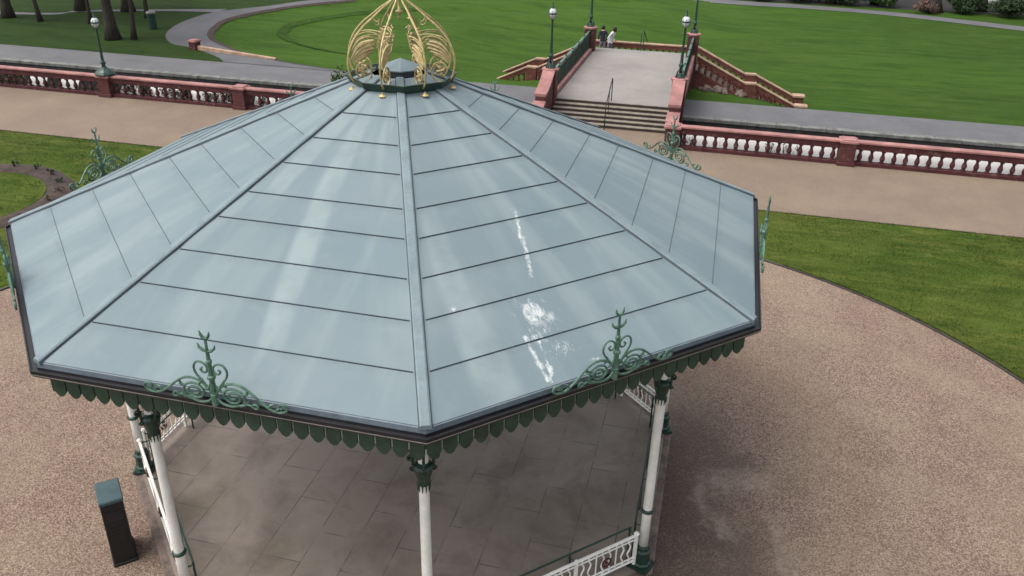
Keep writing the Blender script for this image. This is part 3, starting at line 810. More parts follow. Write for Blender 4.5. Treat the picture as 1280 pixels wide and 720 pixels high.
def bay(parent, x0, x1, y, z0, n, m, mc, key='a', th=1.0, z1=None, H=.90, cop=True):
    z1 = z0 if z1 is None else z1
    k = H/.90
    b = MB(); b.slab(x0,x1,y-.14*th,y+.14*th,z0-.04,z0+.13*k,z1-.04,z1+.13*k); b.build('base_course', m, parent, bevel=.008)
    b = MB(); b.slab(x0,x1,y-.11*th,y+.11*th,z0+.58*k,z0+.79*k,z1+.58*k,z1+.79*k)
    for i in range(n):      # little pendants under the frieze make the arched heads
        pass
    b.build('frieze', m, parent, bevel=.006)
    b = MB(); b.slab(x0,x1,y-.155*th,y+.155*th,z0+.795*k,z0+.88*k,z1+.795*k,z1+.88*k); b.build('coping', mc, parent, bevel=.018)
    for i in range(n):
        t = (i+.5)/n
        baluster(parent, (x0+(x1-x0)*t, y, z0+(z1-z0)*t+.13*k), m, key, .45*k, th)
YB = 19.42
def run(label, xs, lab_first_last=None):
    o = empty('balustrade', ((xs[0]+xs[-1])/2, YB, G), 0, label, 'balustrade')
    ox = (xs[0]+xs[-1])/2
    for x in xs: pier(o, x-ox, 0, 0, .93 if abs(x) > 4 else .90, M['terrapier'], M['coping'], .52)
    for a, c in zip(xs, xs[1:]): bay(o, a-ox+.26, c-ox-.26, 0, 0, 15, M['terra'], M['coping'])
    return o
run('red terracotta balustrade left of the bridge, carrying one lamp', [-27.0,-20.75,-14.47,-8.35,-2.30])
run('red terracotta balustrade right of the bridge, backed by white boards', [2.95,9.02,15.2,21.4])
# white boards standing behind the balusters
def boards(x0, x1, lab, top=.62):
    b = MB(); n = max(1, round((x1-x0)/1.22)); 
    for i in range(n):
        a, c = x0+(x1-x0)*i/n, x0+(x1-x0)*(i+1)/n-.006
        b.hexa([(a,YB+.20,G),(c,YB+.20,G),(c,YB+.215,G-.0),(a,YB+.215,G-.0),(a,YB+.56,G+top),(c,YB+.56,G+top),(c,YB+.575,G+top-.01),(a,YB+.575,G+top-.01)])
    tag(b.build('white_board', M['board']), lab, 'boarding', 'white boarding behind the terracotta balustrade')
boards(9.35, 21.1, 'long clean white boarding behind the right hand bay of balusters')
boards(3.3, 8.76, 'white boarding with ivy in front, in the bay just right of the bridge')
boards(-9.72, -8.7, 'narrow white board behind balusters, just left of the pier beside the roof')
boards(-8.05, -7.2, 'white board right of the pier beside the roof edge')
boards(-25.0, -24.1, 'narrow white board behind balusters, left of the lamp')
boards(-23.4, -22.5, 'narrow white board behind balusters, next to the lamp pier', .6)
boards(-20.4, -14.8, 'weathered boarding behind weeds in the bay right of the left lamp', .55)
boards(-14.1, -9.8, 'weathered boarding behind weeds in the bay beside the roof edge', .55)
gp = ['ivy clump between the balusters just right of the bridge pier','dark ivy growing behind the balusters, left of the plain white boards','ivy clump nearest the brick pier on the right balustrade','leafy ivy clump in the middle of the bay right of the bridge']
for i, (x, w) in enumerate(((3.65,.22),(6.45,.3),(7.45,.25),(6.95,.28))):
    plant('ivy_plant', (x, YB+.27, G), .56, w, 90, .04, M['leafd'], gp[i], 'plant', 'ivy behind the right balustrade', 4, i)
rp = ['tall dry reeds at the canal edge left of the roof','brown reeds at the canal edge behind the left pier','dry weeds behind the left balustrade, near the lamp','brown weeds behind the balusters at the far left','dry weeds behind the balusters right of the lamp','low brown weeds between lamp and second pier']
for i, (x, h, w, y) in enumerate(((-11.3,1.15,.7,20.1),(-12.9,1.0,.6,20.1),(-19.3,.75,.8,19.95),(-26,.7,.7,19.95),(-17.6,.72,.9,19.95),(-15.6,.7,.8,19.95))):
    plant('weed_plant', (x, y, G-.35 if y > 20 else G-.1), h, w, 420, .06, M['leafb'], rp[i], 'plant', 'dry weeds along the canal bank', 9, i)
wl = ['first','second','third','fourth','fifth','sixth','seventh','eighth','ninth','tenth']
for i, x in enumerate((-20.0,-19.1,-18.2,-17.2,-16.3,-15.3,-13.7,-12.7,-11.7,-10.8)):
    plant('weed_plant', (x, YB+.34, G), .58, .42, 300, .05, M['leafb'] if i % 3 != 1 else M['leafd'], 'brown weeds against the left balusters, %s clump to the right of the lamp' % wl[i], 'plant', 'weeds against the left balusters', 6, 120+i)
plant('shrub', (-10.5, 20.35, G-.3), 2.0, .6, 900, .07, M['leafm'], 'green shrub poking up behind the roof beside the canal', 'shrub', None, 6, 4)
plant('shrub', (-8.9, 20.3, G-.3), 1.35, .8, 500, .07, M['leafd'], 'dark low shrub behind the roof, left of the bridge', 'shrub', None, 6, 5)

# ------------------------------------------------------------------ canal, towpath, lower park
ZT, ZW, YN, YF = -.9, -1.55, 26.35, 29.55
def sm(t): t = max(0, min(1, t)); return t*t*(3-2*t)
PIN = [(-14.0,29.50),(-16.1,29.95),(-19.36,30.85),(-22.77,32.55),(-25.69,34.98),(-27.38,37.99),(-28.2,41.79),(-27.1,46.5),(-24.26,51.28),(-18,56.5),(-8,60.5)]
POUT = [(-21.5,29.54),(-22.6,30.6),(-25.1,32.19),(-26.78,32.79),(-28.52,34.74),(-29.68,37.13),(-30.37,39.97),(-30.37,43.39),(-28.34,46.9),(-26.1,51.4),(-19.5,57.6),(-9,62.0)]
PINs = cat_rom(PIN, 8); POUTs = cat_rom(POUT, 8)
def in_oval(x, y):      # signed distance to the path's inner edge (positive on the lawn side)
    best = 1e9; sgn = 1
    for (x0,y0),(x1,y1) in zip(PINs, PINs[1:]):
        dx, dy = x1-x0, y1-y0; L = dx*dx+dy*dy
        t = max(0, min(1, ((x-x0)*dx+(y-y0)*dy)/L)); px, py = x0+dx*t, y0+dy*t
        d = sqrt((x-px)**2+(y-py)**2)
        if d < best: best = d; sgn = 1 if (dx*(y-y0)-dy*(x-x0)) < 0 else -1
    return best*sgn
def H(x, y):
    if y < YF: return ZT
    ov = in_oval(x, y)
    if ov <= 0: return max(-2.0, ZT-.12*max(0, -ov-4)) if x > -20 else ZT
    dd = min(ov, y-YF) if x > -14 else ov
    low = -2.0 if x > -8 else -2.0+1.0*sm((-8-x)/9)
    low = max(-2.0, min(low, -1.3), -1.3-.12*max(0, ov-7) if x < 4 else -9)
    e1 = ZT+(low-ZT)*.45
    z = ZT+(e1-ZT)*sm(dd/.7)
    st = sm((dd-4.2)/.9) if x < -10 else sm((dd-1.0)/1.8)
    z = z+(low-z)*st
    ax = abs(x-.3)           # bank against the bridge abutment
    if ax < 8.2 and y < 33.2:
        bank = ZT-.03-.17*max(0, y-YF)*max(0, min(1, (ax-3)/4))-.02*(y-YF)
        z = max(z, bank) if ax < 6.8 else z+(max(z, bank)-z)*(1-sm((ax-6.8)/1.3))
    return z
def grid(name, xs, ys, m, kind='structure', f=H):
    b = MB(); nx, ny = len(xs), len(ys)
    b.pts([(x,y,f(x,y)) for y in ys for x in xs])
    for j in range(ny-1):
        for i in range(nx-1): b.face((j*nx+i, j*nx+i+1, (j+1)*nx+i+1, (j+1)*nx+i))
    return tag(b.build(name, m, smooth=True), kind=kind)
def fr(a, b_, s): n = int(round((b_-a)/s)); return [a+(b_-a)*i/n for i in range(n+1)]
ys = fr(YF, 34.6, .25)+fr(34.9, 62, .7)[0:]+fr(63, 90, 2.5)
xsL = fr(-90, -32, 4)+fr(-31.6, -13, .45)+fr(-12.4, 24, .9)+fr(25, 60, 3.5)
grid('lower_lawn', xsL, ys, M['lawnfar'])
def far_h(x, y): return -2.0 if x > -5 else -.9
b = MB(); b.face(b.pts([(-500,89,-2.02),(500,89,-2.02),(500,700,-2.02),(-500,700,-2.02)])); tag(b.build('far_ground', M['lawnshade']), kind='structure')
b = MB(); b.face(b.pts([(-500,YF-.2,-2.5),(-89,YF-.2,-2.5),(-89,700,-2.5),(-500,700,-2.5)])); b.face(b.pts([(59,YF-.2,-2.5),(500,YF-.2,-2.5),(500,700,-2.5),(59,700,-2.5)])); b.face(b.pts([(-500,-300,-2.9),(500,-300,-2.9),(500,-69,-2.9),(-500,-69,-2.9)])); tag(b.build('far_ground', M['lawnshade']), kind='structure')
# woodland floor on the left, beyond the towpath and outside the curved path
b = MB()
poly = [(x, y) for x, y in POUTs if y < 61]
q = [(-90,YF+.02)]+[(x-.02,y) for x,y in poly]+[(-22,88),(-90,88)]
P = b.pts([(x,y,ZT+.012) for x,y in q]); b.face(P)
tag(b.build('woodland_lawn', M['lawnshade']), kind='structure')
# towpath, coping and canal
b = MB(); b.box(-90,60,YN,YF,-2.9,ZT); tag(b.build('towpath', M['asphalt']), kind='structure')
b = MB()
x = -60
while x < 45:
    w = random.uniform(1.0,1.5); b.box(x, x+w-.012, YN-.10, YN+.28, ZT-.12, ZT+.035+random.uniform(-.008,.008)); x += w
tag(b.build('canal_coping', M['copingstone'], bevel=.015), kind='structure')
b = MB(); b.box(-90,60,YN-.06,YN-.002,-2.9,ZT-.122); tag(b.build('canal_bank', M['canalwall']), kind='structure')
b = MB(); b.box(-90,60,19.722,19.80,-2.9,G-.03); b.box(-90,60,19.80,20.9,-2.9,G-.62); tag(b.build('canal_bank', M['canalwall']), kind='structure')
b = MB(); b.face(b.pts([(-90,20.8,ZW),(60,20.8,ZW),(60,YN-.05,ZW),(-90,YN-.05,ZW)])); tag(b.build('canal_water', M['water']), kind='structure')
# curved path
b = MB(); n = 90
def samp(L, t):
    i = t*(len(L)-1); k = min(int(i), len(L)-2); a = i-k
    return (L[k][0]+(L[k+1][0]-L[k][0])*a, L[k][1]+(L[k+1][1]-L[k][1])*a)
for i in range(n+1):
    a, c = samp(PINs, i/n), samp(POUTs, i/n)
    for j in range(5):
        x, y = a[0]+(c[0]-a[0])*j/4, a[1]+(c[1]-a[1])*j/4
        b.pts([(x, y, ZT+.02)])
for i in range(n):
    for j in range(4): b.face((i*5+j, i*5+j+1, (i+1)*5+j+1, (i+1)*5+j))
tag(b.build('curved_path', M['asphalt2']), kind='structure')
def strip(name, lo, hi, m, dz, smp=6):
    a, c = cat_rom(lo, smp), cat_rom(hi, smp); b = MB()
    for p, q in zip(a, c):
        b.pts([(p[0],p[1],max(H(*p),H(*q))+dz),(q[0],q[1],max(H(*p),H(*q))+dz)])
    for i in range(min(len(a),len(c))-1): b.face((2*i,2*i+1,2*i+3,2*i+2))
    tag(b.build(name, m), kind='structure')
strip('side_path', [(-75,33),(-43.1,37.5),(-38.8,40.0),(-34.1,42.2),(-30.2,43.2)], [(-75,34),(-43.3,38.2),(-39,40.7),(-34.1,43.0),(-30.2,44.6)], M['asphalt'], .03)
strip('far_path', [(-8,70.5),(-1,69.6),(5,68.5),(10.5,68.4),(16,67.6),(20,66.3),(27.1,63.0),(36,58.5)], [(-8,73.5),(-1,72.5),(5,71.0),(10.6,70.6),(16.5,69.6),(20.6,68.3),(28.0,65.0),(37,60.5)], M['asphalt'], .03)
def offset_strip(name, d0, d1, i0, i1, m, dz):
    b = MB(); Q = PINs[i0:i1]; n = len(Q)
    for i, (x, y) in enumerate(Q):
        p, q = Q[max(i-1,0)], Q[min(i+1,n-1)]; tx, ty = q[0]-p[0], q[1]-p[1]; L = sqrt(tx*tx+ty*ty)
        nx, ny = ty/L, -tx/L
        for d in (d0, d1):
            w = .09*mn.noise(Vector((x*1.1, y*1.1, d)))
            X, Y = x+nx*(d+w), y+ny*(d+w); b.pts([(X, Y, H(X, Y)+dz)])
    for i in range(n-1): b.face((2*i,2*i+1,2*i+3,2*i+2))
    tag(b.build(name, m), kind='structure')
offset_strip('lawn_edging', -.05, .35, 6, 66, M['soil'], .035)  # soil-coloured strip stands in for the shade line where the lawn drops
offset_strip('lawn_bank', 4.1, 4.7, 12, 70, M['lawnbank'], .03)
# low brick pier with a long stone kerb where the ramp leaves the towpath
o = empty('ramp_wall', (-24.7, 31.9, ZT), atan2(-.95, 5.5), 'low stone kerb ending in a small red brick pier beside the curved path', 'kerb wall')
pier(o, 0, 0, 0, .55, M['terrapier'], M['coping'], .46)
b = MB(); b.slab(.24, 5.6, -.11, .11, -.02, .24, -.02, .10); b.build('kerb', M['coping2'], o, bevel=.02)

# ------------------------------------------------------------------ lamps
def lamp(x, y, z, label, wide=False):
    o = empty('street_lamp', (x,y,z), 0, label, 'street lamp', 'green iron lamps on the terracotta piers')
    b = MB(); b.lathe([(.20,0),(.21,.03),(.15,.06),(.12,.13),(.065,.17),(.05,.2)], (0,0,0), 8)
    for k in range(4):
        a = pi/4+k*pi/2; L = cat_rom([(.21,.02),(.19,.14),(.12,.24),(.06,.30),(.045,.40)],4)+[(.09,.43)]
        b.tube([(u*cos(a),u*sin(a),z_) for u,z_ in L], .022, 5)
    if wide: b.lathe([(.40,-.03),(.42,.02),(.36,.10),(.24,.19),(.12,.25),(.06,.28)], (0,0,0), 12)
    b.build('lamp_base', M['dkgreen'], o)
    b = MB(); b.lathe([(.06,.18),(.065,.38),(.10,.44),(.105,.49),(.07,.52),(.062,.62),(.047,1.1),(.036,1.75),(.04,1.78),(.055,1.82),(.03,1.86),(.05,1.90)], (0,0,0), 10)
    b.tube([(-.17,0,1.62),(.17,0,1.62)], .012, 5)
    b.build('lamp_shaft', M['dkgreen'], o, smooth=True)
    b = MB(); b.lathe([(.06,1.88),(.115,1.94),(.155,2.01),(.163,2.09),(.145,2.18),(.10,2.25),(.04,2.28)], (0,0,0), 8)
    g_ = b.build('lamp_globe', M['glass'], o)
    b = MB(); b.lathe([(.165,2.055),(.175,2.07),(.175,2.10),(.165,2.115)], (0,0,0), 8, False)
    for k in range(8):
        a = 2*pi*k/8; b.tube([((r_+.004)*cos(a),(r_+.004)*sin(a),z_) for r_,z_ in ((.06,1.88),(.115,1.94),(.155,2.01),(.163,2.09),(.145,2.18),(.04,2.28))], .008, 4)
    b.lathe([(.05,2.25),(.06,2.28),(.035,2.33),(.045,2.36),(.015,2.40),(.03,2.45),(.008,2.52)], (0,0,0), 8)
    b.build('lamp_frame', M['dkgreen'], g_)
    return o
ZP = .52
lamp(-20.75, YB, G+.94, 'green lamp on the left balustrade pier with a white globe', True)
BR = empty('footbridge', (.3, 27.4, G), 0, 'pale decked footbridge with terracotta piers, steps and green lattice parapets', 'footbridge')
def bl(x, y, z): return (x-.3, y-27.4, z-G)
class WB(MB):       # mesh written in world coordinates, parented to the bridge
    def put(s, name, m, bevel=0, parent=None, smooth=False): return s.build(name, m, parent or BR, off=(-.3,-27.4,-G), bevel=bevel, smooth=smooth)
XL, XR = -2.02, 2.64
b = WB(); b.box(XL-.02, XR+.02, 22.42, 33.12, ZP-.35, ZP); b.put('deck', M['deck'])
b = WB(); b.box(XL-.4, XR+.4, 22.42, 22.9, -2.9, ZP-.36); b.box(XL-.4, XR+.4, 19.81, 20.6, -2.9, G-.02)
b.box(XL-.4, XR+.4, 31.6, 33.12, -2.9, ZP-.36); b.put('abutment', M['terra2'])
b = WB(); b.mat(M['step']); nr = 6; ris = (ZP-G)/nr; tr = .238
for i in range(nr-1):
    y0 = 21.2+i*tr
    b.mat(M['stepdark']); b.box(XL, XR, y0, 22.43, G+i*ris-(.02 if i == 0 else 0), G+(i+1)*ris-.026)
    b.mat(M['step']); b.box(XL, XR, y0-.022, y0+tr+.0, G+(i+1)*ris-.026, G+(i+1)*ris)
b.mat(M['stepdark']); b.box(XL, XR, 22.40, 22.42, G+5*ris, ZP-.026); b.mat(M['step']); b.box(XL, XR, 22.385, 22.419, ZP-.026, ZP-.001)
b.put('approach_steps', None)
b = WB(); b.box(XL-.5, XR+.5, 19.7, 21.2, -.9, G-.004); b.put('abutment', M['prom'])
b = WB(); b.mat(M['step'])
for i in range(6):
    y0 = 33.12+i*.25; b.box(XL, XR, y0, y0+.25, -.9, ZP-(i+1)*.137+.0)
b.put('landing_steps', M['step'])
# flank walls with swept copings
for sx, xc in ((-1,-2.25),(1,2.87)):
    yz = [(19.67,.70),(20.45,.86)]
    sw = [(20.47,1.12)]+[(20.5+1.5*t, 1.14+.56*t**1.6) for t in (0,.15,.3,.45,.6,.75,.9,1)]
    b = WB(); hw = .19
    for L in (yz, sw):
        for (y0,z0),(y1,z1) in zip(L, L[1:]):
            b.hexa([(xc-hw,y0,-.9),(xc+hw,y0,-.9),(xc+hw,y1,-.9),(xc-hw,y1,-.9),(xc-hw,y0,z0-.1),(xc+hw,y0,z0-.1),(xc+hw,y1,z1-.1),(xc-hw,y1,z1-.1)])
    w_ = b.put('flank_wall', M['terrapier'])
    b = WB(); hw = .24
    for L in (yz, sw):
        for (y0,z0),(y1,z1) in zip(L, L[1:]):
            b.hexa([(xc-hw,y0,z0-.1),(xc+hw,y0,z0-.1),(xc+hw,y1,z1-.1),(xc-hw,y1,z1-.1),(xc-hw,y0,z0),(xc+hw,y0,z0),(xc+hw,y1,z1),(xc-hw,y1,z1)])
    b.put('swept_coping', M['coping'], parent=w_)
    for (y, zt) in ((22.32,1.74),(32.3,1.70)):
        b = WB(); b.box(xc-.27,xc+.27,y-.27,y+.27,-1.6,zt-.12); p_ = b.put('bridge_pier', M['terrapier'], .015)
        b = WB(); b.lathe([(.33,zt-.12),(.36,zt-.08),(.36,zt-.03),(.30,zt)], (xc,y,0), 8, ph=pi/8); b.put('pier_cap', M['coping'], parent=p_)
    # lattice parapet
    b = WB(); b.box(xc-.17,xc+.17,22.59,32.03,ZP-.4,ZP+.16); b.put('parapet_kerb', M['coping'], .02)
    y0, y1, z0, z1 = 22.6, 32.02, ZP+.20, ZP+.98
    b = WB(); b.mat(M['dkgreen']); b.box(xc-.035,xc+.035,y0,y1,z0-.04,z0); b.box(xc-.02,xc+.02,y0,y1,z1-.14,z1-.11)
    n = 64
    for i in range(n):
        ya, yb_ = y0+(y1-y0)*i/n, y0+(y1-y0)*min(n, i+3)/n
        b.tube([(xc-.012,ya,z0),(xc-.012,yb_,z1-.12)], .014, 4); b.tube([(xc+.012,yb_,z0),(xc+.012,ya,z1-.12)], .014, 4)
    for i in range(7):
        y = y0+(y1-y0)*i/6; b.box(xc-.035,xc+.035,y-.035,y+.035,ZP+.162,z1)
        if 0 < i < 6: b.lathe([(.03,0),(.055,.03),(.03,.07)], (xc,y,z1+.02), 6)
    pr_ = b.put('iron_parapet', None)
    b = WB(); b.box(xc-.05,xc+.05,y0,y1,z1,z1+.03); b.put('top_rail', M['crest'], parent=pr_)
for x, y, z, l_ in ((-2.25,22.32,1.74,'green lamp on the near left bridge pier, globe in full view'),(2.87,22.32,1.74,'green lamp on the near right bridge pier at the top of the steps'),
                    (-2.25,32.3,1.70,'green lamp on the far left bridge pier above the two people'),(2.87,32.3,1.70,'green lamp on the far right bridge pier above the side stairs')):
    lamp(x, y, z, l_)
# side stairs with balustrades
YS, YE, ZL = 32.75, 34.85, -.30
def stairs(sg, label):
    o = empty('side_stairs', (.3, 33.8, -2.0), 0, label, 'staircase')
    X = lambda x: sg*x          # local x = world x - .3, mirrored
    b = MB()
    steps = [(2.75,3.0,-.30)]; x = 3.0; z = -.30
    for i in range(8): z -= .156; steps.append((x,x+.30,z)); x += .30
    steps.append((x,x+.5,z)); x += .5
    for i in range(6): z -= .156; steps.append((x,x+.33,z)); x += .33
    for a, c, zz in steps:
        x0, x1 = sorted((X(a), X(c))); b.box(x0, x1, YS-33.8+.1, YE-33.8-.1, -1.2, zz+2.0)
    b.build('treads', M['stepdark'], o)
    for y, mm in ((YS-33.8, M['terra2']), (YE-33.8, M['terra2'])):
        key = 'b'
        def bayx(a, c, z0, z1, n):
            if sg > 0: bay(o, a, c, y, z0+2.0, n, mm, M['coping2'], key, .8, z1+2.0)
            else: bay(o, -c, -a, y, z1+2.0, n, mm, M['coping2'], key, .8, z0+2.0)
            x0, x1 = sorted((X(a), X(c))); zz0, zz1 = (z0,z1) if sg > 0 else (z1,z0)
            w = MB(); w.slab(x0,x1,y-.105,y+.105,-1.2,zz0+1.95,-1.2,zz1+1.95); w.build('string_wall', M['terra2'], o)
        bayx(2.85, 5.35, -.30, -1.50, 8)
        x0, x1 = sorted((X(5.35), X(5.88)))
        pb = MB(); pb.box(x0,x1,y-.15,y+.15,-1.2,-1.5+2+.80); p_ = pb.build('pier', M['terra2'], o)
        pb = MB(); pb.box(x0-.02,x1+.02,y-.17,y+.17,-1.5+2+.80,-1.5+2+.905); pb.build('pier_cap', M['coping2'], p_, bevel=.015)
        bayx(5.88, 7.92, -1.50, -2.44, 7)
        x0, x1 = sorted((X(7.92), X(8.42)))
        pb = MB(); pb.box(x0,x1,y-.2,y+.2,-1.2,-2.44+2+.82); p_ = pb.build('pier', M['terra2'], o)
        pb = MB(); pb.box(x0-.06,x1+.06,y-.26,y+.26,-2.44+2+.82,-2.44+2+.93); pb.build('pier_cap', M['coping2'], p_, bevel=.015)
    return o
stairs(1, 'terracotta side stairs with sloping balustrades descending right of the bridge')
stairs(-1, 'terracotta side stairs with sloping balustrades descending left behind the near pier')
o = empty('balustrade', (.3, YE, ZL), 0, 'low terracotta balustrade closing the far end of the bridge', 'balustrade')
b = MB(); b.box(-2.83,2.83,-1.75,.1,-.6,-.004); b.build('landing', M['step'], o)
bay(o, -2.84, 2.84, 0, 0, 17, M['terra2'], M['coping2'], 'b', .8)
# rubble under the right hand stairs
for i in range(16):
    rnd = random.Random(i+50); x = rnd.uniform(3.3, 5.6); y = YS-.2-rnd.uniform(0,.5); s_ = rnd.uniform(.10,.24)
    bm = bmesh.new(); bmesh.ops.create_icosphere(bm, subdivisions=2, radius=s_)
    for v in bm.verts: v.co *= 1+.35*mn.noise(v.co*7+Vector((i,0,0)))
    me = bpy.data.meshes.new('rubble_stone'); bm.to_mesh(me); bm.free(); me.materials.append(M['kerbstone'])
    q = bpy.data.objects.new('rubble_stone', me); COL.objects.link(q); q.location = (x, y, H(x,y)+s_*.4)
    tag(q, 'rough grey brown stone on the bank under the right side stairs', 'stone', 'rubble stones under the right side stairs')
# hand rails
o = empty('handrail', (.24, 21.0, G), 0, 'thin black handrail running up the middle of the steps', 'handrail')
b = MB(); L = [(0,.02,-.02),(0,.02,.86),(0,.10,.94),(0,1.5,.94+.72),(0,1.62,1.62),(0,1.62,.70)]
b.tube(L, .022, 6); b.build('rail', M['gutter'], o)
b = MB(); b.tube([(0,.85,.36),(0,.85,1.30)], .018, 6); b.build('baluster_post', M['gutter'], o)
o = empty('handrail', (.26, 33.05, ZP), 0, 'short dark hooped handrail at the far edge of the bridge deck', 'handrail')
b = MB(); b.tube([(0,-.02,-.02),(0,-.02,.86),(.03,.04,.95),(.1,.25,.93),(.16,.95,.45),(.2,1.25,.24)], .025, 6); b.build('rail', M['dkgreen'], o)
b = MB(); b.tube([(.1,.2,-.14),(.1,.25,.93)], .02, 6); b.build('baluster_post', M['dkgreen'], o)

# ------------------------------------------------------------------ people on the far steps
def skin_mesh(V, E, rad, root, lvl=2):
    me = bpy.data.meshes.new('tmp'); me.from_pydata(V, E, [])
    ob = bpy.data.objects.new('tmp', me); COL.objects.link(ob)
    md = ob.modifiers.new('s', 'SKIN'); md.use_smooth_shade = True
    for i, r_ in enumerate(rad): me.skin_vertices[0].data[i].radius = (r_, r_) if not isinstance(r_, tuple) else r_
    me.skin_vertices[0].data[root].use_root = True
    sd = ob.modifiers.new('d', 'SUBSURF'); sd.levels = lvl; sd.render_levels = lvl
    dg = bpy.context.evaluated_depsgraph_get(); out = bpy.data.meshes.new_from_object(ob.evaluated_get(dg))
    bpy.data.objects.remove(ob); bpy.data.meshes.remove(me)
    return out
def person(loc, rz, label, top, legs, lean=.0, hairlen=.0):
    o = empty('person', loc, rz, label, 'person')
    # faces -y; z up; 1.68 m tall
    V = [(0,0,.93),(0,-.01-lean*.1,1.10),(0,-.02-lean*.25,1.30),(0,-.02-lean*.4,1.42),(0,-.04-lean*.5,1.50),(0,-.06-lean*.6,1.60),(0,-.05-lean*.6,1.67),
         (.09,0,.88),(.10,-.05,.50),(.10,.02,.09),(.11,-.12,.03), (-.09,0,.88),(-.11,.03,.50),(-.11,.10,.09),(-.12,-.03,.03),
         (.17,-.02-lean*.35,1.38),(.235,.0,1.12),(.18,-.20,.98),(.12,-.30,.98), (-.17,-.02-lean*.35,1.38),(-.24,.02,1.12),(-.21,-.14,.93),(-.17,-.24,.90)]
    E = [(0,1),(1,2),(2,3),(3,4),(4,5),(5,6),(0,7),(7,8),(8,9),(9,10),(0,11),(11,12),(12,13),(13,14),(3,15),(15,16),(16,17),(17,18),(3,19),(19,20),(20,21),(21,22)]
    rad = [(.15,.10),(.135,.095),(.16,.11),(.12,.085),(.055,.055),(.085,.095),(.06,.07),(.095,.09),(.065,.065),(.045,.045),(.04,.03),(.095,.09),(.065,.065),(.045,.045),(.04,.03),
           (.06,.06),(.048,.048),(.038,.038),(.03,.03),(.06,.06),(.048,.048),(.038,.038),(.03,.03)]
    me = skin_mesh(V, E, rad, 0)
    for m_ in (M['skin'], top, legs, M['black']): me.materials.append(m_)
    for p in me.polygons:
        c = p.center
        if c.z > 1.46: k = 0
        elif c.z < .09: k = 3
        elif c.z < .90 and abs(c.x) < .17 and c.y > -.16: k = 2
        elif c.y < -.20 and c.z < 1.03: k = 0
        else: k = 1
        p.material_index = k
    bd = bpy.data.objects.new('body', me); COL.objects.link(bd); bd.parent = o
    hy = -.055-lean*.6
    b = MB(); b.lathe([(.02,1.735),(.07,1.715),(.098,1.665),(.105,1.61),(.098,1.56),(.085,1.53-hairlen)], (0,hy+.022,0), 12); b.build('hair', M['hair'], o, smooth=True)
    b = MB()
    b.tube([(0,hy-.093,1.615),(0,hy-.12,1.585)], [.010,.016], 5)
    for sx in (-1,1): b.lathe([(.0,-.012),(.012,0),(.0,.012)], (sx*.034,hy-.088,1.62), 6, False)
    b.tube([(-.025,hy-.088,1.555),(.025,hy-.088,1.555)], .006, 4)
    b.build('face', M['skin'], o, smooth=True)
    return o
person((-1.88, 34.4, ZP-6*.137), R(200), 'dark haired person in a navy jacket beside the far left bridge pier', M['navy'], M['denim'], .1, .04)
person((-1.48, 34.3, ZP-6*.137), R(70), 'dark haired person in a pale top leaning over the far steps', M['pale'], M['denim'], .35, .06)

# ------------------------------------------------------------------ trees, shrubs, far things
def tree(loc, r, h, label, lean=(0,0), crown=(3.2,3.2,2.6), seed=1, leafm='leafm', nl=2600, group=None):
    rnd = random.Random(seed)
    o = empty('tree', loc, 0, label, 'tree', group)
    P = []; rr = []
    for i in range(9):
        t = i/8
        P.append((lean[0]*t*h+.12*mn.noise(Vector((t*3,seed,0)))*t*h*.3, lean[1]*t*h+.12*mn.noise(Vector((t*3,seed,9)))*t*h*.3, -.15+t*h)); rr.append(r*(1.0+.75*max(0,.16-t)/.16)*(1-.45*t))
    b = MB(); b.tube(P, rr, 12); b.build('trunk', M['bark'], o, smooth=True)
    l = MB(); tips = []
    for k in range(9):
        a = k*2.4+rnd.uniform(-.4,.4); t = rnd.uniform(.62,1); i = min(8, int(t*8)); p = Vector(P[i])
        q = p+Vector((cos(a)*crown[0]*.45, sin(a)*crown[1]*.45, rnd.uniform(.5,1.6))); e = p+Vector((cos(a)*crown[0]*rnd.uniform(.7,1), sin(a)*crown[1]*rnd.uniform(.7,1), rnd.uniform(1,3.4)))
        l.tube([p, q, e], [r*.4, r*.22, r*.05], 6); tips.append(e); tips.append(q)
    l.build('limb', M['bark'], o)
    c = MB()
    for e in tips+[Vector(P[-1])+Vector((0,0,2.2)), Vector(P[-1])+Vector((.8,.3,1.2))]:
        rad = rnd.uniform(.8,1.6)*crown[2]/2.4
        leaves(c, e, (rad*1.2, rad*1.2, rad*.8), nl//20, .17, rnd)
    c.build('crown', M[leafm], o)
    return o
TL = [((-41.5,36.7),.30,7,'thick dark tree trunk at the far left corner',(.0,0)), ((-38.6,36.2),.13,7,'slim dark tree leaning left behind the far left lawn',(-.12,0)),
      ((-39.0,40.6),.33,8,'broad trunk beyond the side path, left of the lamp',(0,0)), ((-35.2,36.6),.11,6.5,'slim upright tree just left of the lamp globe',(.02,0)),
      ((-30.7,32.8),.31,8,'broad dark trunk right behind the left lamp',(-.03,0)), ((-29.6,33.2),.135,7,'slim tree leaning right, next to the broad trunk behind the lamp',(.09,0)),
      ((-36.0,41.5),.32,8,'tree trunk beyond the side path, right of the lamp',(0,0)),((-33.2,39.6),.13,6,'thin stem between the trunks behind the left lamp',(.05,0))]
for i, ((x,y),r,h,lb,ln) in enumerate(TL):
    tree((x,y,ZT), r, h, lb, ln, (3.2,3.2,2.6) if r > .25 else (2.2,2.2,2), 20+i, 'leafd', 1800 if r > .25 else 900, 'trees on the woodland lawn')
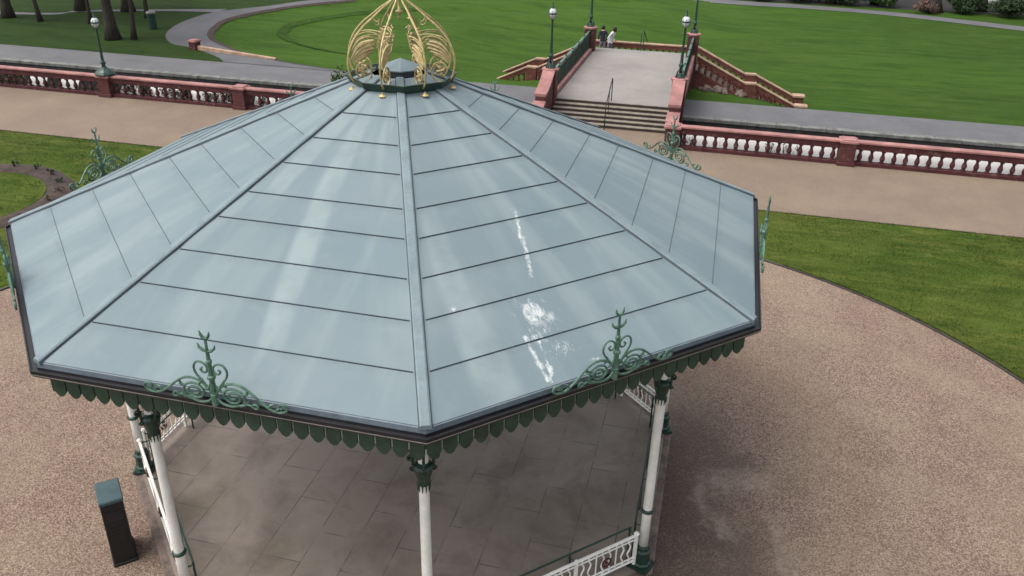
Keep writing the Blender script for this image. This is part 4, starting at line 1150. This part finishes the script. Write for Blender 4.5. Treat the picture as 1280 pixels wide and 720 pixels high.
TR = [((21.3,71.0),.62,'thick reddish trunk by the pink shrub at the top right'),((29.0,74.5),.22,'slim trunk in front of the white wall, left of the others'),((30.3,74.5),.2,'slim trunk in front of the white wall, middle one'),
      ((31.8,74.6),.2,'slim trunk in front of the white wall, right hand one'),((13.2,72.5),.3,'dark trunk above the hedge at the top middle'),((17.0,73.5),.26,'dark trunk between hedge and pink shrub'),((9.5,73.5),.28,'dark trunk at the left end of the hedge'),((25.6,73.0),.45,'dark trunk right of the pink shrub')]
for i, ((x,y),r,lb) in enumerate(TR): tree((x,y,-2.0), r, 8, lb, (0,0), (3.2,3.2,2.6), 40+i, 'leafd', 900, 'trees behind the far hedge')
hl = ['dark green','deep green','olive','blackish','dull green','dark']
pl = ['at the far end of the lawn, left of the first trunk','below the first far trunk','beside the second far trunk','left of the pink shrub','right of the pink shrub','in front of the white wall','at the far right corner','at the left end of the far bed','between the two leftmost far shrubs','beyond the far path at the right edge']
for i, (x, y, h, w) in enumerate(((7.4,71.9,.9,1.6),(10.6,72.0,1.3,1.7),(14.0,72.1,1.25,1.8),(17.6,71.8,1.1,1.6),(23.9,70.4,1.15,1.5),(27.3,69.9,1.2,1.7),(31.0,68.8,1.3,1.8),(4.2,72.7,.8,1.5),(12.3,72.6,1.4,1.6),(34.2,67.6,1.3,1.7))):
    plant('shrub', (x, y+.5, -2.02), h*1.35, w*1.3, 2600, .13, M['leafd'] if i % 3 else M['leafm'], '%s shrub %s' % (hl[i % 6], pl[i]), 'shrub', 'shrubs in the far planting bed', 6, i+60)
plant('shrub', (20.7, 69.7, -2.02), 1.0, 1.1, 900, .10, M['leafp'], 'pink flowering shrub at the foot of the thick trunk', 'shrub', None, 5, 88)
b = MB(); b.box(-3, 60, 71.5, 86, -2.06, -1.985); tag(b.build('planting_bed', M['bedsoil']), kind='structure')
o = empty('white_wall', (33, 78, -2.0), R(-6), 'white rendered wall behind slim trunks at the top right corner', 'wall')
b = MB(); b.box(-5.5,14,-.15,.15,0,2.8); b.build('wall_face', M['wallwhite'], o)
b = MB(); b.box(-5.6,14.1,-.2,.2,2.8,2.92); b.build('wall_coping', M['copingstone'], o)
# slim green bin on the woodland lawn
o = empty('litter_bin', (-30.5, 36.4, ZT), 0, 'small dark green litter bin on the grass beside the curved path', 'litter bin')
b = MB(); b.lathe([(.24,0),(.25,.05),(.26,.8),(.28,.82),(.28,.95)], (0,0,0), 12); b.build('bin_body', M['dkgreen'], o)
b = MB(); b.lathe([(.30,.95),(.31,1.0),(.24,1.08),(.05,1.12)], (0,0,0), 12); b.build('bin_lid', M['copingstone'], o)

# ------------------------------------------------------------------ camera, light
cam = bpy.data.cameras.new('camera'); co = bpy.data.objects.new('camera', cam); COL.objects.link(co)
cam.sensor_width = 36; cam.lens = 1055.472/1280*36; cam.clip_end = 2000; cam.clip_start = .1
pitch, roll, yaw = .4734823, .0225871, -.2342319
fwd = Vector((sin(yaw)*cos(pitch), cos(yaw)*cos(pitch), -sin(pitch)))
right = Vector((cos(yaw), -sin(yaw), 0)); up = right.cross(fwd)
r2 = right*cos(roll)+up*sin(roll); u2 = -right*sin(roll)+up*cos(roll)
co.matrix_world = Matrix(((r2.x,u2.x,-fwd.x,4.35653),(r2.y,u2.y,-fwd.y,-11.15717),(r2.z,u2.z,-fwd.z,9.26453),(0,0,0,1)))
scene.camera = co

SUN_EL, SUN_AZ = R(62), R(-120)       # azimuth measured from +y towards +x
w = bpy.data.worlds.new('World'); scene.world = w; w.use_nodes = True
nt = w.node_tree; bg = nt.nodes['Background']
sky = nt.nodes.new('ShaderNodeTexSky'); sky.sky_type = 'NISHITA'; sky.sun_disc = False
sky.sun_elevation = SUN_EL; sky.sun_rotation = SUN_AZ; sky.air_density = 1.0; sky.dust_density = 5.0; sky.ozone_density = 1.0
hs = nt.nodes.new('ShaderNodeHueSaturation'); hs.inputs['Saturation'].default_value = .35
nt.links.new(sky.outputs[0], hs.inputs['Color']); nt.links.new(hs.outputs[0], bg.inputs['Color'])
bg.inputs['Strength'].default_value = .15
sl = bpy.data.lights.new('sun', 'SUN'); sl.energy = .6; sl.angle = R(50); sl.color = (1,.97,.92)
so = bpy.data.objects.new('sun', sl); COL.objects.link(so)
d = Vector((sin(SUN_AZ)*cos(SUN_EL), cos(SUN_AZ)*cos(SUN_EL), sin(SUN_EL)))
so.rotation_euler = d.to_track_quat('Z', 'Y').to_euler()
vs = scene.view_settings; vs.view_transform = 'Standard'; vs.look = 'None'; vs.gamma = 1; vs.use_curve_mapping = False
vs.exposure = 0.88
